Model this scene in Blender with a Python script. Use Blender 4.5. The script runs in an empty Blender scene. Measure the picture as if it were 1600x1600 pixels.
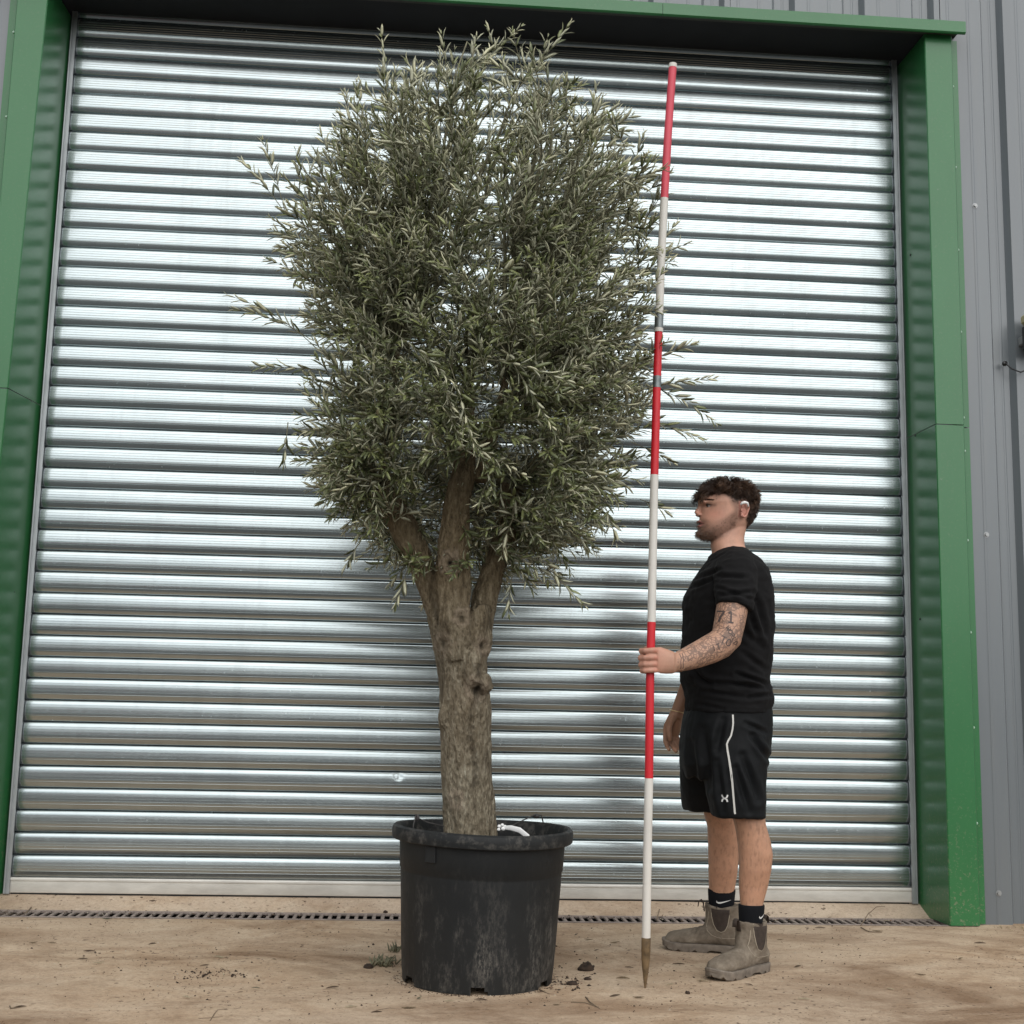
import bpy, math, random
import numpy as np
from mathutils import Vector, Matrix, noise
from mathutils.bvhtree import BVHTree

random.seed(7)
rng = np.random.default_rng(7)
S = bpy.context.scene
COL = S.collection
PI = math.pi

# ------------------------------------------------------------------ camera, light, exposure
RC = np.array([[0.9968988190829738, -0.07569739598801198, 0.02150927129417478],
               [0.03259930030251652, 0.14847123889931202, -0.9883792677102702],
               [0.07162422865733808, 0.9860153119806697, 0.15047848487044194]])
CP = np.array([1.807820831, -6.1743464, 0.8896555])
FPX = 2000.0
cam_d = bpy.data.cameras.new('camera')
cam_d.sensor_width = 36.0
cam_d.lens = FPX / 1600 * 36.0
cam_d.clip_end = 500
cam_d.clip_start = 0.05
cam = bpy.data.objects.new('camera', cam_d)
COL.objects.link(cam)
m = Matrix.Identity(4)
for i in range(3):
    m[i][0] = RC[0][i]; m[i][1] = -RC[1][i]; m[i][2] = -RC[2][i]; m[i][3] = CP[i]
cam.matrix_world = m
S.camera = cam

SUN_EL, SUN_AZ = math.radians(50), math.radians(12)      # sun behind the camera, to the right
sun_dir = Vector((math.sin(SUN_AZ) * math.cos(SUN_EL), -math.cos(SUN_AZ) * math.cos(SUN_EL), math.sin(SUN_EL)))
sd = bpy.data.lights.new('sun', 'SUN')
sd.energy = 1.45
sd.angle = math.radians(90)
sd.color = (1.0, 0.96, 0.90)
sun = bpy.data.objects.new('sun', sd)
COL.objects.link(sun)
sun.rotation_euler = (-sun_dir).to_track_quat('-Z', 'Y').to_euler()

world = bpy.data.worlds.new('World')
S.world = world
world.use_nodes = True
wn = world.node_tree
bg = wn.nodes['Background']
sky = wn.nodes.new('ShaderNodeTexSky')
sky.sky_type = 'NISHITA'
sky.sun_disc = False
sky.sun_elevation = SUN_EL
sky.sun_rotation = math.atan2(sun_dir.x, sun_dir.y)
sky.air_density = 1.0
sky.dust_density = 1.0
sky.ozone_density = 1.0
hs = wn.nodes.new('ShaderNodeHueSaturation')
hs.inputs['Saturation'].default_value = 0.22
wn.links.new(sky.outputs[0], hs.inputs['Color'])
wn.links.new(hs.outputs[0], bg.inputs['Color'])
bg.inputs['Strength'].default_value = 0.13

S.view_settings.view_transform = 'Standard'
S.view_settings.look = 'None'
S.view_settings.exposure = 0.48
S.view_settings.gamma = 1.0
S.view_settings.use_curve_mapping = False
S.render.engine = 'CYCLES'
S.cycles.max_bounces = 8
S.cycles.use_denoising = True

# ------------------------------------------------------------------ measuring helpers
def W(px, py, Y):
    """point of the place that the photograph shows at pixel (px,py) on the vertical plane y=Y"""
    d = RC.T @ np.array([(px - 800) / FPX, (py - 800) / FPX, 1.0])
    t = (Y - CP[1]) / d[1]
    return CP + t * d

def PX(P):
    c = (np.asarray(P, float) - CP) @ RC.T
    return np.stack([800 + FPX * c[..., 0] / c[..., 2], 800 + FPX * c[..., 1] / c[..., 2]], -1)

# ------------------------------------------------------------------ mesh helpers
class MB:
    def __init__(s):
        s.v = []; s.f = []; s.mi = []; s.n = 0
    def add(s, verts, faces, mi=0):
        b = s.n
        s.v.extend([tuple(map(float, q)) for q in verts]); s.n += len(verts)
        s.f.extend([tuple(i + b for i in q) for q in faces]); s.mi.extend([mi] * len(faces))
    def box(s, x0, x1, y0, y1, z0, z1, mi=0):
        v = [(x0,y0,z0),(x1,y0,z0),(x1,y1,z0),(x0,y1,z0),(x0,y0,z1),(x1,y0,z1),(x1,y1,z1),(x0,y1,z1)]
        s.add(v, [(0,3,2,1),(4,5,6,7),(0,1,5,4),(1,2,6,5),(2,3,7,6),(3,0,4,7)], mi)
    def bbox(s, x0, x1, y0, y1, z0, z1, b=0.003, mi=0):
        """box with its edges chamfered by b"""
        pts = []
        for z, k in ((z0, 1), (z0 + b, 0), (z1 - b, 0), (z1, 1)):
            e = b if k else 0
            pts.append([(x0+e+b*(0),y0+e,z)] and
                       [(x0+b,y0+e,z),(x1-b,y0+e,z),(x1-e,y0+b,z),(x1-e,y1-b,z),(x1-b,y1-e,z),(x0+b,y1-e,z),(x0+e,y1-b,z),(x0+e,y0+b,z)])
        s.loft(pts, mi=mi)
    def loft(s, rings, mi=0, cap=True, closed=True):
        n = len(rings[0]); b = s.n
        for r in rings:
            s.v.extend([tuple(map(float, q)) for q in r])
        s.n += n * len(rings)
        for k in range(len(rings) - 1):
            for j in range(n if closed else n - 1):
                j2 = (j + 1) % n
                s.f.append((b+k*n+j, b+k*n+j2, b+(k+1)*n+j2, b+(k+1)*n+j)); s.mi.append(mi)
        if cap and closed:
            s.f.append(tuple(b + j for j in range(n))[::-1]); s.mi.append(mi)
            s.f.append(tuple(b + (len(rings)-1)*n + j for j in range(n))); s.mi.append(mi)
    def tube(s, path, rad, sides=8, mi=0, cap=True, flat=1.0, up=None):
        path = [Vector(q) for q in path]
        if not hasattr(rad, '__len__'): rad = [rad] * len(path)
        rings = []; prev = None
        for i, q in enumerate(path):
            t = (path[min(i+1, len(path)-1)] - path[max(i-1, 0)]).normalized()
            if prev is None:
                a = Vector(up) if up is not None else (Vector((0,0,1)) if abs(t.z) < 0.9 else Vector((1,0,0)))
            else: a = prev
            u = a - t * a.dot(t)
            if u.length < 1e-6: u = t.orthogonal()
            u.normalize(); w = t.cross(u); prev = u
            rings.append([q + u*math.cos(2*PI*k/sides)*rad[i] + w*math.sin(2*PI*k/sides)*rad[i]*flat for k in range(sides)])
        s.loft(rings, mi=mi, cap=cap)
    def ball(s, c, r, seg=12, ring=8, mi=0, mat=None):
        rings = []
        for i in range(ring + 1):
            a = PI * (i + 0.001) / (ring + 0.002)
            rr = []
            for k in range(seg):
                q = Vector((math.sin(a)*math.cos(2*PI*k/seg)*r[0], math.sin(a)*math.sin(2*PI*k/seg)*r[1], -math.cos(a)*r[2]))
                if mat is not None: q = mat @ q
                rr.append(q + Vector(c))
            rings.append(rr)
        s.loft(rings, mi=mi)
    def mesh(s, name, smooth=True):
        me = bpy.data.meshes.new(name)
        me.from_pydata(s.v, [], s.f)
        if any(s.mi): me.polygons.foreach_set('material_index', s.mi)
        if smooth: me.polygons.foreach_set('use_smooth', [True] * len(s.f))
        me.update()
        return me
    def build(s, name, mats, parent=None, smooth=True, sharp=None):
        me = s.mesh(name, smooth)
        if smooth and sharp: me.set_sharp_from_angle(angle=math.radians(sharp))
        return link(name, me, mats, parent)

def link(name, me, mats, parent=None):
    o = bpy.data.objects.new(name, me)
    COL.objects.link(o)
    for mm in (mats if isinstance(mats, (list, tuple)) else [mats]):
        me.materials.append(mm)
    if parent is not None: o.parent = parent
    return o

def tag(o, label=None, cat=None, group=None, kind=None):
    if label: o['label'] = label
    if cat: o['category'] = cat
    if group: o['group'] = group
    if kind: o['kind'] = kind
    return o

def thing(name, label, cat, loc=(0,0,0), group=None):
    o = bpy.data.objects.new(name, None); COL.objects.link(o)
    o.empty_display_size = 0.1
    o.location = loc
    return tag(o, label, cat, group)

def reparent(o, root):
    """keep world place when the thing's Empty is not at the origin"""
    o.parent = root
    o.matrix_parent_inverse = Matrix.Translation(root.location).inverted()
    return o

def ell(c, a, b, n=24, e=2.0, u=(1,0,0), v=(0,1,0)):
    u = Vector(u); v = Vector(v); c = Vector(c); out = []
    for k in range(n):
        t = 2*PI*k/n; ct, st = math.cos(t), math.sin(t)
        out.append(c + u*a*math.copysign(abs(ct)**(2/e), ct) + v*b*math.copysign(abs(st)**(2/e), st))
    return out

DG = None
def remeshed(mb, voxel, smooth=2, fac=0.5):
    me = mb.mesh('tmp')
    o = bpy.data.objects.new('tmp', me); COL.objects.link(o)
    r = o.modifiers.new('r', 'REMESH'); r.mode = 'VOXEL'; r.voxel_size = voxel; r.use_smooth_shade = True
    if smooth:
        q = o.modifiers.new('s', 'SMOOTH'); q.iterations = smooth; q.factor = fac
    dg = bpy.context.evaluated_depsgraph_get()
    out = bpy.data.meshes.new_from_object(o.evaluated_get(dg), depsgraph=dg)
    bpy.data.objects.remove(o); bpy.data.meshes.remove(me)
    for a in list(out.materials): pass
    out.materials.clear()
    out.polygons.foreach_set('use_smooth', [True] * len(out.polygons))
    return out

def coords(me):
    a = np.empty(len(me.vertices) * 3); me.vertices.foreach_get('co', a)
    return a.reshape(-1, 3)
def normals(me):
    a = np.empty(len(me.vertices) * 3); me.vertex_normals.foreach_get('vector', a)
    return a.reshape(-1, 3)
def set_coords(me, a):
    me.vertices.foreach_set('co', a.ravel()); me.update()
def set_col(me, name, rgb):
    at = me.color_attributes.new(name, 'FLOAT_COLOR', 'POINT')
    c = np.ones((len(me.vertices), 4)); c[:, :3] = rgb
    at.data.foreach_set('color', c.ravel())
def set_fac(me, name, f):
    at = me.attributes.new(name, 'FLOAT', 'POINT'); at.data.foreach_set('value', np.asarray(f, float))
def inpoly(p, poly):
    p = np.asarray(p); poly = np.asarray(poly, float)
    x, y = p[..., 0], p[..., 1]; ins = np.zeros(x.shape, bool)
    for i in range(len(poly)):
        x0, y0 = poly[i]; x1, y1 = poly[(i+1) % len(poly)]
        if y0 == y1: continue
        c = ((y0 > y) != (y1 > y)) & (x < (x1-x0)*(y-y0)/(y1-y0) + x0)
        ins ^= c
    return ins

# ------------------------------------------------------------------ material helpers
def hexlin(r, g, b):
    f = lambda c: (c/255/12.92) if c <= 10 else ((c/255+0.055)/1.055)**2.4
    return (f(r), f(g), f(b), 1)

class NT:
    def __init__(s, name):
        s.m = bpy.data.materials.new(name); s.m.use_nodes = True
        s.t = s.m.node_tree; s.b = s.t.nodes['Principled BSDF']
        s.tc = None
    def n(s, typ, **kw):
        nd = s.t.nodes.new(typ)
        for k, v in kw.items():
            if k.startswith('i_'): nd.inputs[k[2:].replace('_', ' ')].default_value = v
            else: setattr(nd, k, v)
        return nd
    def l(s, a, b): s.t.links.new(a, b)
    def vec(s, scale=(1,1,1), rot=(0,0,0), world=False):
        if s.tc is None: s.tc = s.n('ShaderNodeTexCoord')
        mp = s.n('ShaderNodeMapping'); mp.inputs['Scale'].default_value = scale; mp.inputs['Rotation'].default_value = rot
        if world:
            g = s.n('ShaderNodeNewGeometry'); s.l(g.outputs['Position'], mp.inputs[0])
        else: s.l(s.tc.outputs['Object'], mp.inputs[0])
        return mp.outputs[0]
    def noise(s, scale, detail=4, rough=0.55, vscale=(1,1,1), rot=(0,0,0), world=False, dist=0.0):
        nd = s.n('ShaderNodeTexNoise'); nd.inputs['Scale'].default_value = scale
        nd.inputs['Detail'].default_value = detail; nd.inputs['Roughness'].default_value = rough
        nd.inputs['Distortion'].default_value = dist
        s.l(s.vec(vscale, rot, world), nd.inputs['Vector'])
        return nd.outputs['Fac']
    def ramp(s, fac, stops):
        r = s.n('ShaderNodeValToRGB')
        els = r.color_ramp.elements
        while len(els) < len(stops): els.new(0.5)
        for e, (p, c) in zip(els, stops):
            e.position = p
            e.color = (c, c, c, 1) if not hasattr(c, '__len__') else (tuple(c) + (1,))[:4]
        s.l(fac, r.inputs[0]); return r.outputs[0]
    def mix(s, fac, a, b, mode='MIX'):
        x = s.n('ShaderNodeMix', data_type='RGBA', blend_type=mode)
        for inp, v in ((x.inputs[0], fac), (x.inputs[6], a), (x.inputs[7], b)):
            if hasattr(v, 'is_linked'): s.l(v, inp)
            elif hasattr(v, '__len__'): inp.default_value = (tuple(v) + (1,))[:4]
            else: inp.default_value = v
        return x.outputs[2]
    def math(s, op, a, b=0.0):
        x = s.n('ShaderNodeMath', operation=op)
        for inp, v in ((x.inputs[0], a), (x.inputs[1], b)):
            if hasattr(v, 'is_linked'): s.l(v, inp)
            else: inp.default_value = v
        return x.outputs[0]
    def bump(s, h, strength=0.3, dist=0.01, after=None):
        b = s.n('ShaderNodeBump'); b.inputs['Strength'].default_value = strength; b.inputs['Distance'].default_value = dist
        s.l(h, b.inputs['Height'])
        if after is not None: s.l(after, b.inputs['Normal'])
        return b.outputs[0]
    def set(s, **kw):
        for k, v in kw.items():
            inp = s.b.inputs[k.replace('_', ' ')]
            if hasattr(v, 'is_linked'): s.l(v, inp)
            elif hasattr(v, '__len__') and inp.type == 'RGBA': inp.default_value = (tuple(v) + (1,))[:4]
            else: inp.default_value = v
        return s

def plain(name, col, rough=0.6, metal=0.0, var=0.12, scale=12.0, spec=0.5):
    t = NT(name)
    c2 = tuple(min(1, c*(1+var)) for c in col[:3]); c1 = tuple(c*(1-var) for c in col[:3])
    f = t.noise(scale, 5)
    t.set(Base_Color=t.ramp(f, [(0.3, c1), (0.7, c2)]), Roughness=rough, Metallic=metal, Specular_IOR_Level=spec)
    return t.m

MAT = {}
# galvanised shutter: rolled sheet with streaks along its length
t = NT('galvanised_steel')
f1 = t.noise(1.0, 5, 0.5, (0.6, 30, 70), world=True)
f2 = t.noise(3.0, 4, 0.6, (1.0, 1, 1.2), world=True)
f3 = t.noise(60.0, 3, 0.6, world=True)
base = t.mix(0.5, t.ramp(f1, [(0.3, (0.37, 0.418, 0.428)), (0.7, (0.48, 0.538, 0.545))]), t.ramp(f2, [(0.3, (0.39, 0.440, 0.446)), (0.7, (0.48, 0.535, 0.541))]))
run = t.noise(1.0, 6, 0.7, (9, 9, 0.5), world=True)
base = t.mix(t.ramp(run, [(0.52, 0.0), (0.74, 0.40)]), base, (0.30, 0.325, 0.325))
rg = t.math('ADD', t.math('MULTIPLY', t.ramp(f1, [(0.25, 0.0), (0.75, 1.0)]), 0.07), 0.18)
rg = t.math('ADD', rg, t.math('MULTIPLY', t.ramp(f3, [(0.55, 0.0), (0.75, 1.0)]), 0.05))
t.set(Base_Color=base, Metallic=0.92, Roughness=rg, Normal=t.bump(t.noise(1.0, 2, 0.5, (0.8, 6, 14), world=True), 0.03, 0.01))
MAT['steel'] = t.m
t = NT('dull_galvanised_bar')
f2 = t.noise(9.0, 6, 0.65, (0.6, 1, 2.0))
t.set(Base_Color=t.ramp(f2, [(0.3, (0.50, 0.485, 0.44)), (0.7, (0.68, 0.665, 0.61))]), Metallic=0.25, Roughness=0.5)
MAT['bar'] = t.m
MAT['guide'] = plain('guide_rail_steel', (0.40, 0.42, 0.435), 0.40, 0.6, 0.15, 6)
# green powder coat
t = NT('green_coated_steel')
fg = t.noise(2.0, 5, 0.6, (1, 1, 0.6), world=True)
fd = t.noise(45.0, 4, 0.7, (1, 1, 1), world=True)
gcol = t.ramp(fg, [(0.3, (0.020, 0.125, 0.038)), (0.7, (0.026, 0.148, 0.047))])
gcol = t.mix(t.ramp(fd, [(0.66, 0.0), (0.80, 0.5)]), gcol, (0.16, 0.20, 0.15))
sz = t.n('ShaderNodeSeparateXYZ'); t.l(t.vec(world=True), sz.inputs[0])
mud = t.math('MULTIPLY', t.ramp(t.math('MULTIPLY', sz.outputs['Z'], 1.4), [(0.0, 1.0), (0.9, 0.12)]), t.ramp(t.noise(75.0, 4, 0.75, world=True), [(0.56, 0.0), (0.64, 1.0)]))
gcol = t.mix(t.math('MULTIPLY', mud, 0.55), gcol, (0.26, 0.22, 0.16))
t.set(Base_Color=gcol, Roughness=0.34, Specular_IOR_Level=0.4, Normal=t.bump(t.noise(1.5, 2, 0.5, (1,1,1), world=True), 0.06, 0.02))
t.b.inputs['Coat Weight'].default_value = 0.35; t.b.inputs['Coat Roughness'].default_value = 0.22; t.b.inputs['Coat IOR'].default_value = 1.5
MAT['green'] = t.m
# grey plastisol cladding
t = NT('grey_cladding')
fg = t.noise(1.2, 5, 0.6, (3, 3, 0.5), world=True)
fs = t.noise(6.0, 5, 0.65, (6, 6, 0.35), world=True)
c = t.ramp(fg, [(0.3, (0.108, 0.124, 0.134)), (0.7, (0.132, 0.150, 0.160))])
c = t.mix(t.ramp(fs, [(0.5, 0.0), (0.8, 0.35)]), c, (0.15, 0.155, 0.15))
t.set(Base_Color=c, Roughness=0.38, Specular_IOR_Level=0.6)
t.b.inputs['Coat Weight'].default_value = 0.5; t.b.inputs['Coat Roughness'].default_value = 0.3; t.b.inputs['Coat IOR'].default_value = 1.5
MAT['clad'] = t.m
MAT['soffit'] = plain('dark_soffit_board', (0.012, 0.014, 0.018), 0.75, 0, 0.2, 5)
MAT['screw'] = plain('zinc_screw_head', (0.30, 0.31, 0.31), 0.4, 0.5)
MAT['screw_green'] = plain('pale_green_screw_cap', (0.36, 0.50, 0.40), 0.4)
MAT['screw_dark'] = plain('dark_rivet', (0.02, 0.03, 0.025), 0.5)

# ground: dusty concrete with sand, sweep streaks and soil stains
def ground_mat(name, tint=(1,1,1), streak=1.0):
    t = NT(name)
    w = dict(world=True)
    big = t.noise(0.8, 6, 0.6, (1, 1.3, 1), dist=0.6, **w)
    mid = t.noise(4.2, 8, 0.70, (1, 1.15, 1), (0, 0, 0.12), dist=0.6, **w)
    fine = t.noise(70.0, 5, 0.7, **w)
    stk = t.noise(6.0, 7, 0.74, (1.0, 2.0, 1), (0, 0, -0.35), dist=1.2, **w)
    K = lambda r, g, b_: (r*tint[0], g*tint[1], b_*tint[2])
    fine2 = t.noise(190.0, 3, 0.75, **w)
    stk2 = t.noise(24.0, 7, 0.78, (1.0, 1.8, 1), (0, 0, 0.5), dist=1.0, **w)
    c = t.ramp(mid, [(0.28, K(0.330, 0.218, 0.132)), (0.46, K(0.485, 0.350, 0.230)), (0.66, K(0.610, 0.475, 0.335))])
    c = t.mix(t.ramp(big, [(0.40, 0.0), (0.64, 0.65)]), c, K(0.550, 0.435, 0.320))
    c = t.mix(t.math('MULTIPLY', t.ramp(stk, [(0.54, 0.0), (0.76, 1.0)]), 0.38*streak), c, K(0.235, 0.150, 0.082))
    c = t.mix(t.math('MULTIPLY', t.ramp(stk2, [(0.56, 0.0), (0.66, 1.0)]), 0.50*streak), c, K(0.56, 0.46, 0.33))
    c = t.mix(t.math('MULTIPLY', t.ramp(stk2, [(0.34, 1.0), (0.44, 0.0)]), 0.50*streak), c, K(0.20, 0.13, 0.075))
    wear = t.noise(1.1, 6, 0.7, (1, 1.6, 1), dist=0.7, **w)
    c = t.mix(t.math('MULTIPLY', t.ramp(wear, [(0.48, 0.0), (0.66, 0.80)]), streak), c, K(0.215, 0.128, 0.070))
    c = t.mix(0.34, c, t.ramp(fine, [(0.28, 0.12), (0.48, 0.70), (0.72, 1.0)]), 'MULTIPLY')
    c = t.mix(0.26, c, t.ramp(fine2, [(0.30, 0.25), (0.50, 0.85), (0.70, 1.0)]), 'MULTIPLY')
    cr = t.noise(46.0, 2, 0.5, **w); cm = t.noise(1.9, 4, 0.6, **w)
    c = t.mix(t.math('MULTIPLY', t.ramp(cr, [(0.64, 0.0), (0.68, 1.0)]), t.ramp(cm, [(0.42, 0.08), (0.60, 0.9)])), c, (0.060, 0.036, 0.022))
    h = t.math('ADD', t.math('MULTIPLY', mid, 0.6), t.math('MULTIPLY', fine, 0.35))
    h = t.math('ADD', h, t.math('MULTIPLY', stk, 0.35))
    t.set(Base_Color=c, Roughness=0.92, Specular_IOR_Level=0.25, Normal=t.bump(h, 0.9, 0.014))
    return t.m
MAT['ground'] = ground_mat('dusty_sandy_concrete')
MAT['sill'] = ground_mat('pale_concrete_sill', (1.06, 1.10, 1.16), 0.4)
MAT['grate'] = plain('grating_iron', (0.22, 0.18, 0.155), 0.8, 0.0, 0.4, 25)
MAT['pit'] = plain('drain_dark', (0.005, 0.004, 0.003), 0.95)  # channel inside coloured near black to keep the slots dark

# bark
t = NT('olive_bark')
sp = t.noise(58.0, 7, 0.74, (1, 1, 0.34))
lg = t.noise(5.0, 5, 0.6, (1, 1, 0.5))
vo = t.n('ShaderNodeTexVoronoi'); vo.inputs['Scale'].default_value = 105; t.l(t.vec((1, 1, 0.45)), vo.inputs['Vector'])
c = t.ramp(sp, [(0.30, (0.070, 0.055, 0.037)), (0.47, (0.182, 0.152, 0.104)), (0.58, (0.285, 0.248, 0.178)), (0.72, (0.44, 0.41, 0.32))])
at = t.n('ShaderNodeAttribute', attribute_name='upper')
c2 = t.ramp(sp, [(0.30, (0.050, 0.038, 0.021)), (0.50, (0.185, 0.140, 0.080)), (0.72, (0.360, 0.290, 0.185))])
c = t.mix(at.outputs['Fac'], c, c2)
c = t.mix(t.ramp(lg, [(0.40, 0.0), (0.70, 0.40)]), c, (0.165, 0.118, 0.068))
c = t.mix(t.ramp(vo.outputs['Distance'], [(0.10, 0.6), (0.30, 0.0)]), c, (0.05, 0.036, 0.022))
cs_ = t.n('ShaderNodeAttribute', attribute_name='scar')
c = t.mix(t.math('MULTIPLY', cs_.outputs['Fac'], 0.45), c, (0.34, 0.27, 0.20))
low_ = t.noise(7.0, 4, 0.6, (1, 1, 0.8), dist=0.6)
c = t.mix(t.ramp(low_, [(0.55, 0.0), (0.70, 0.55)]), c, (0.050, 0.038, 0.024))
cv = t.n('ShaderNodeAttribute', attribute_name='knot')
c = t.mix(cv.outputs['Fac'], c, (0.014, 0.010, 0.007))
hh = t.math('ADD', t.math('MULTIPLY', sp, 0.8), t.math('MULTIPLY', vo.outputs['Distance'], 0.5))
t.set(Base_Color=c, Roughness=0.9, Specular_IOR_Level=0.25, Normal=t.bump(hh, 1.0, 0.020))
MAT['bark'] = t.m
MAT['twig'] = plain('olive_twig', (0.150, 0.140, 0.085), 0.75, 0, 0.3, 30)
def leafmat(name, col, var, rough, spec):
    t = NT(name)
    oi = t.n('ShaderNodeAttribute', attribute_name='tone')
    c = t.ramp(oi.outputs['Fac'], [(0.0, tuple(q*(1-var) for q in col)), (0.55, col), (1.0, (col[0]*(1+var*1.5), col[1]*(1+var*1.35), col[2]*(1+var*1.0)))])
    t.set(Base_Color=c, Roughness=rough, Specular_IOR_Level=spec)
    tr = t.n('ShaderNodeBsdfTranslucent'); tr.inputs['Color'].default_value = (col[0]*1.6, col[1]*1.7, col[2]*0.9, 1)
    mx = t.n('ShaderNodeMixShader'); mx.inputs[0].default_value = 0.08
    t.l(t.b.outputs[0], mx.inputs[1]); t.l(tr.outputs[0], mx.inputs[2])
    t.l(mx.outputs[0], t.t.nodes['Material Output'].inputs['Surface'])
    return t.m
MAT['leaf_top'] = leafmat('olive_leaf_upper_side', (0.128, 0.148, 0.062), 0.65, 0.36, 0.7)
MAT['leaf_under'] = leafmat('olive_leaf_silvery_underside', (0.46, 0.46, 0.33), 0.35, 0.55, 0.4)
MAT['dry_leaf'] = plain('dry_fallen_leaf', (0.20, 0.145, 0.08), 0.8, 0, 0.5, 8)
MAT['soil'] = plain('damp_potting_soil', (0.030, 0.018, 0.011), 0.95, 0, 0.5, 60)

# pot plastic
t = NT('black_recycled_plastic')
a1 = t.noise(5.0, 7, 0.74, (2.6, 2.6, 1.0)); a2 = t.noise(95.0, 5, 0.8, (1, 1, 0.40)); a3 = t.noise(2.2, 4, 0.6)
sepz = t.n('ShaderNodeSeparateXYZ'); t.l(t.vec(), sepz.inputs[0])
low = t.ramp(t.math('MULTIPLY', sepz.outputs['Z'], 2.0), [(0.0, 1.0), (0.30, 0.85), (0.62, 0.35), (0.78, 0.08)])
dust = t.math('MULTIPLY', t.ramp(a1, [(0.46, 0.0), (0.66, 1.0)]), t.ramp(a2, [(0.42, 0.0), (0.60, 1.0)]))
dust = t.math('MULTIPLY', t.math('MULTIPLY', dust, low), 0.9)
rimw = t.math('MULTIPLY', t.ramp(sepz.outputs['Z'], [(0.445, 0.0), (0.452, 1.0)]), t.ramp(t.noise(26.0, 6, 0.75), [(0.48, 0.0), (0.66, 0.5)]))
dust = t.math('MAXIMUM', dust, rimw)
c = t.ramp(a3, [(0.3, (0.008, 0.009, 0.0095)), (0.7, (0.015, 0.016, 0.016))])
c = t.mix(dust, c, (0.135, 0.124, 0.108))
c = t.mix(t.math('MULTIPLY', t.ramp(a2, [(0.70, 0.0), (0.76, 0.8)]), low), c, (0.34, 0.32, 0.27))
t.set(Base_Color=c, Roughness=t.ramp(a1, [(0.3, 0.45), (0.7, 0.7)]), Specular_IOR_Level=0.30, Normal=t.bump(a2, 0.15, 0.003))
MAT['pot'] = t.m

# pole paint
def polemat(name, col, chip, amount):
    t = NT(name)
    n1 = t.noise(70.0, 5, 0.7, (1, 1, 0.5)); n2 = t.noise(9.0, 4, 0.6)
    c = t.mix(t.ramp(n2, [(0.3, 0.0), (0.8, 0.5)]), col, tuple(q*0.72 for q in col))
    c = t.mix(t.ramp(n1, [(amount, 0.0), (amount+0.05, 0.85)]), c, chip)
    t.set(Base_Color=c, Roughness=0.45, Specular_IOR_Level=0.5, Normal=t.bump(n1, 0.15, 0.002))
    return t.m
MAT['red'] = polemat('worn_red_paint', (0.60, 0.012, 0.022), (0.72, 0.45, 0.40), 0.69)
MAT['red_faded'] = polemat('faded_red_paint', (0.62, 0.06, 0.09), (0.72, 0.50, 0.46), 0.66)
MAT['white'] = polemat('worn_white_paint', (0.68, 0.65, 0.59), (0.30, 0.26, 0.20), 0.72)
MAT['joint'] = plain('grey_joint_sleeve', (0.20, 0.22, 0.22), 0.4, 0.6, 0.3, 30)
MAT['spike'] = plain('muddy_pole_shoe', (0.135, 0.088, 0.042), 0.7, 0.15, 0.45, 40)

# clothing and skin
t = NT('skin')
ca = t.n('ShaderNodeAttribute', attribute_name='Col'); ink = t.n('ShaderNodeAttribute', attribute_name='ink')
pn = t.noise(260.0, 3, 0.6); pm = t.noise(22.0, 4, 0.6)
c = t.mix(0.25, ca.outputs['Color'], t.ramp(pm, [(0.3, 0.75), (0.7, 1.0)]), 'MULTIPLY')
c = t.mix(0.28, c, t.ramp(pn, [(0.35, 0.7), (0.65, 1.0)]), 'MULTIPLY')
vv = t.n('ShaderNodeTexVoronoi', feature='DISTANCE_TO_EDGE'); vv.inputs['Scale'].default_value = 78
dn = t.noise(30.0, 2, 0.5)
mpv = t.n('ShaderNodeVectorMath', operation='MULTIPLY_ADD'); mpv.inputs[1].default_value = (0.03, 0.03, 0.03)
tn = t.n('ShaderNodeTexNoise'); tn.inputs['Scale'].default_value = 20; t.l(t.vec(), tn.inputs['Vector'])
t.l(tn.outputs['Color'], mpv.inputs[0]); t.l(t.vec((1, 1, 1)), mpv.inputs[2]); t.l(mpv.outputs[0], vv.inputs['Vector'])
wv = t.n('ShaderNodeTexWave', wave_type='RINGS'); wv.inputs['Scale'].default_value = 26; wv.inputs['Distortion'].default_value = 9; wv.inputs['Detail'].default_value = 2
t.l(t.vec((1, 1, 1)), wv.inputs['Vector'])
lines = t.math('MAXIMUM', t.ramp(vv.outputs['Distance'], [(0.05, 1.0), (0.16, 0.0)]), t.math('MULTIPLY', t.ramp(wv.outputs['Fac'], [(0.62, 0.0), (0.80, 1.0)]), t.ramp(dn, [(0.45, 0.0), (0.55, 1.0)])))
c = t.mix(t.math('MULTIPLY', t.math('MULTIPLY', lines, ink.outputs['Fac']), 0.60), c, (0.050, 0.040, 0.038))
t.set(Base_Color=c, Roughness=0.52, Specular_IOR_Level=0.4, Normal=t.bump(pn, 0.12, 0.002))
t.b.inputs['Subsurface Weight'].default_value = 0.08
t.b.inputs['Subsurface Radius'].default_value = (0.012, 0.005, 0.003)
MAT['skin'] = t.m
def fabric(name, col, bump=0.25, scale=420.0, rough=0.9):
    t = NT(name)
    f = t.noise(scale, 2, 0.6); g = t.noise(8.0, 5, 0.6)
    t.set(Base_Color=t.ramp(g, [(0.3, tuple(q*0.8 for q in col)), (0.7, tuple(q*1.25 for q in col))]), Roughness=rough, Specular_IOR_Level=0.12,
          Normal=t.bump(f, bump, 0.002))
    t.b.inputs['Sheen Weight'].default_value = 0.02
    return t.m
MAT['tee'] = fabric('black_cotton', (0.0085, 0.0083, 0.0086))
MAT['shorts'] = fabric('black_polyester', (0.0065, 0.0072, 0.0078), 0.15, 500, 0.62)
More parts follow.
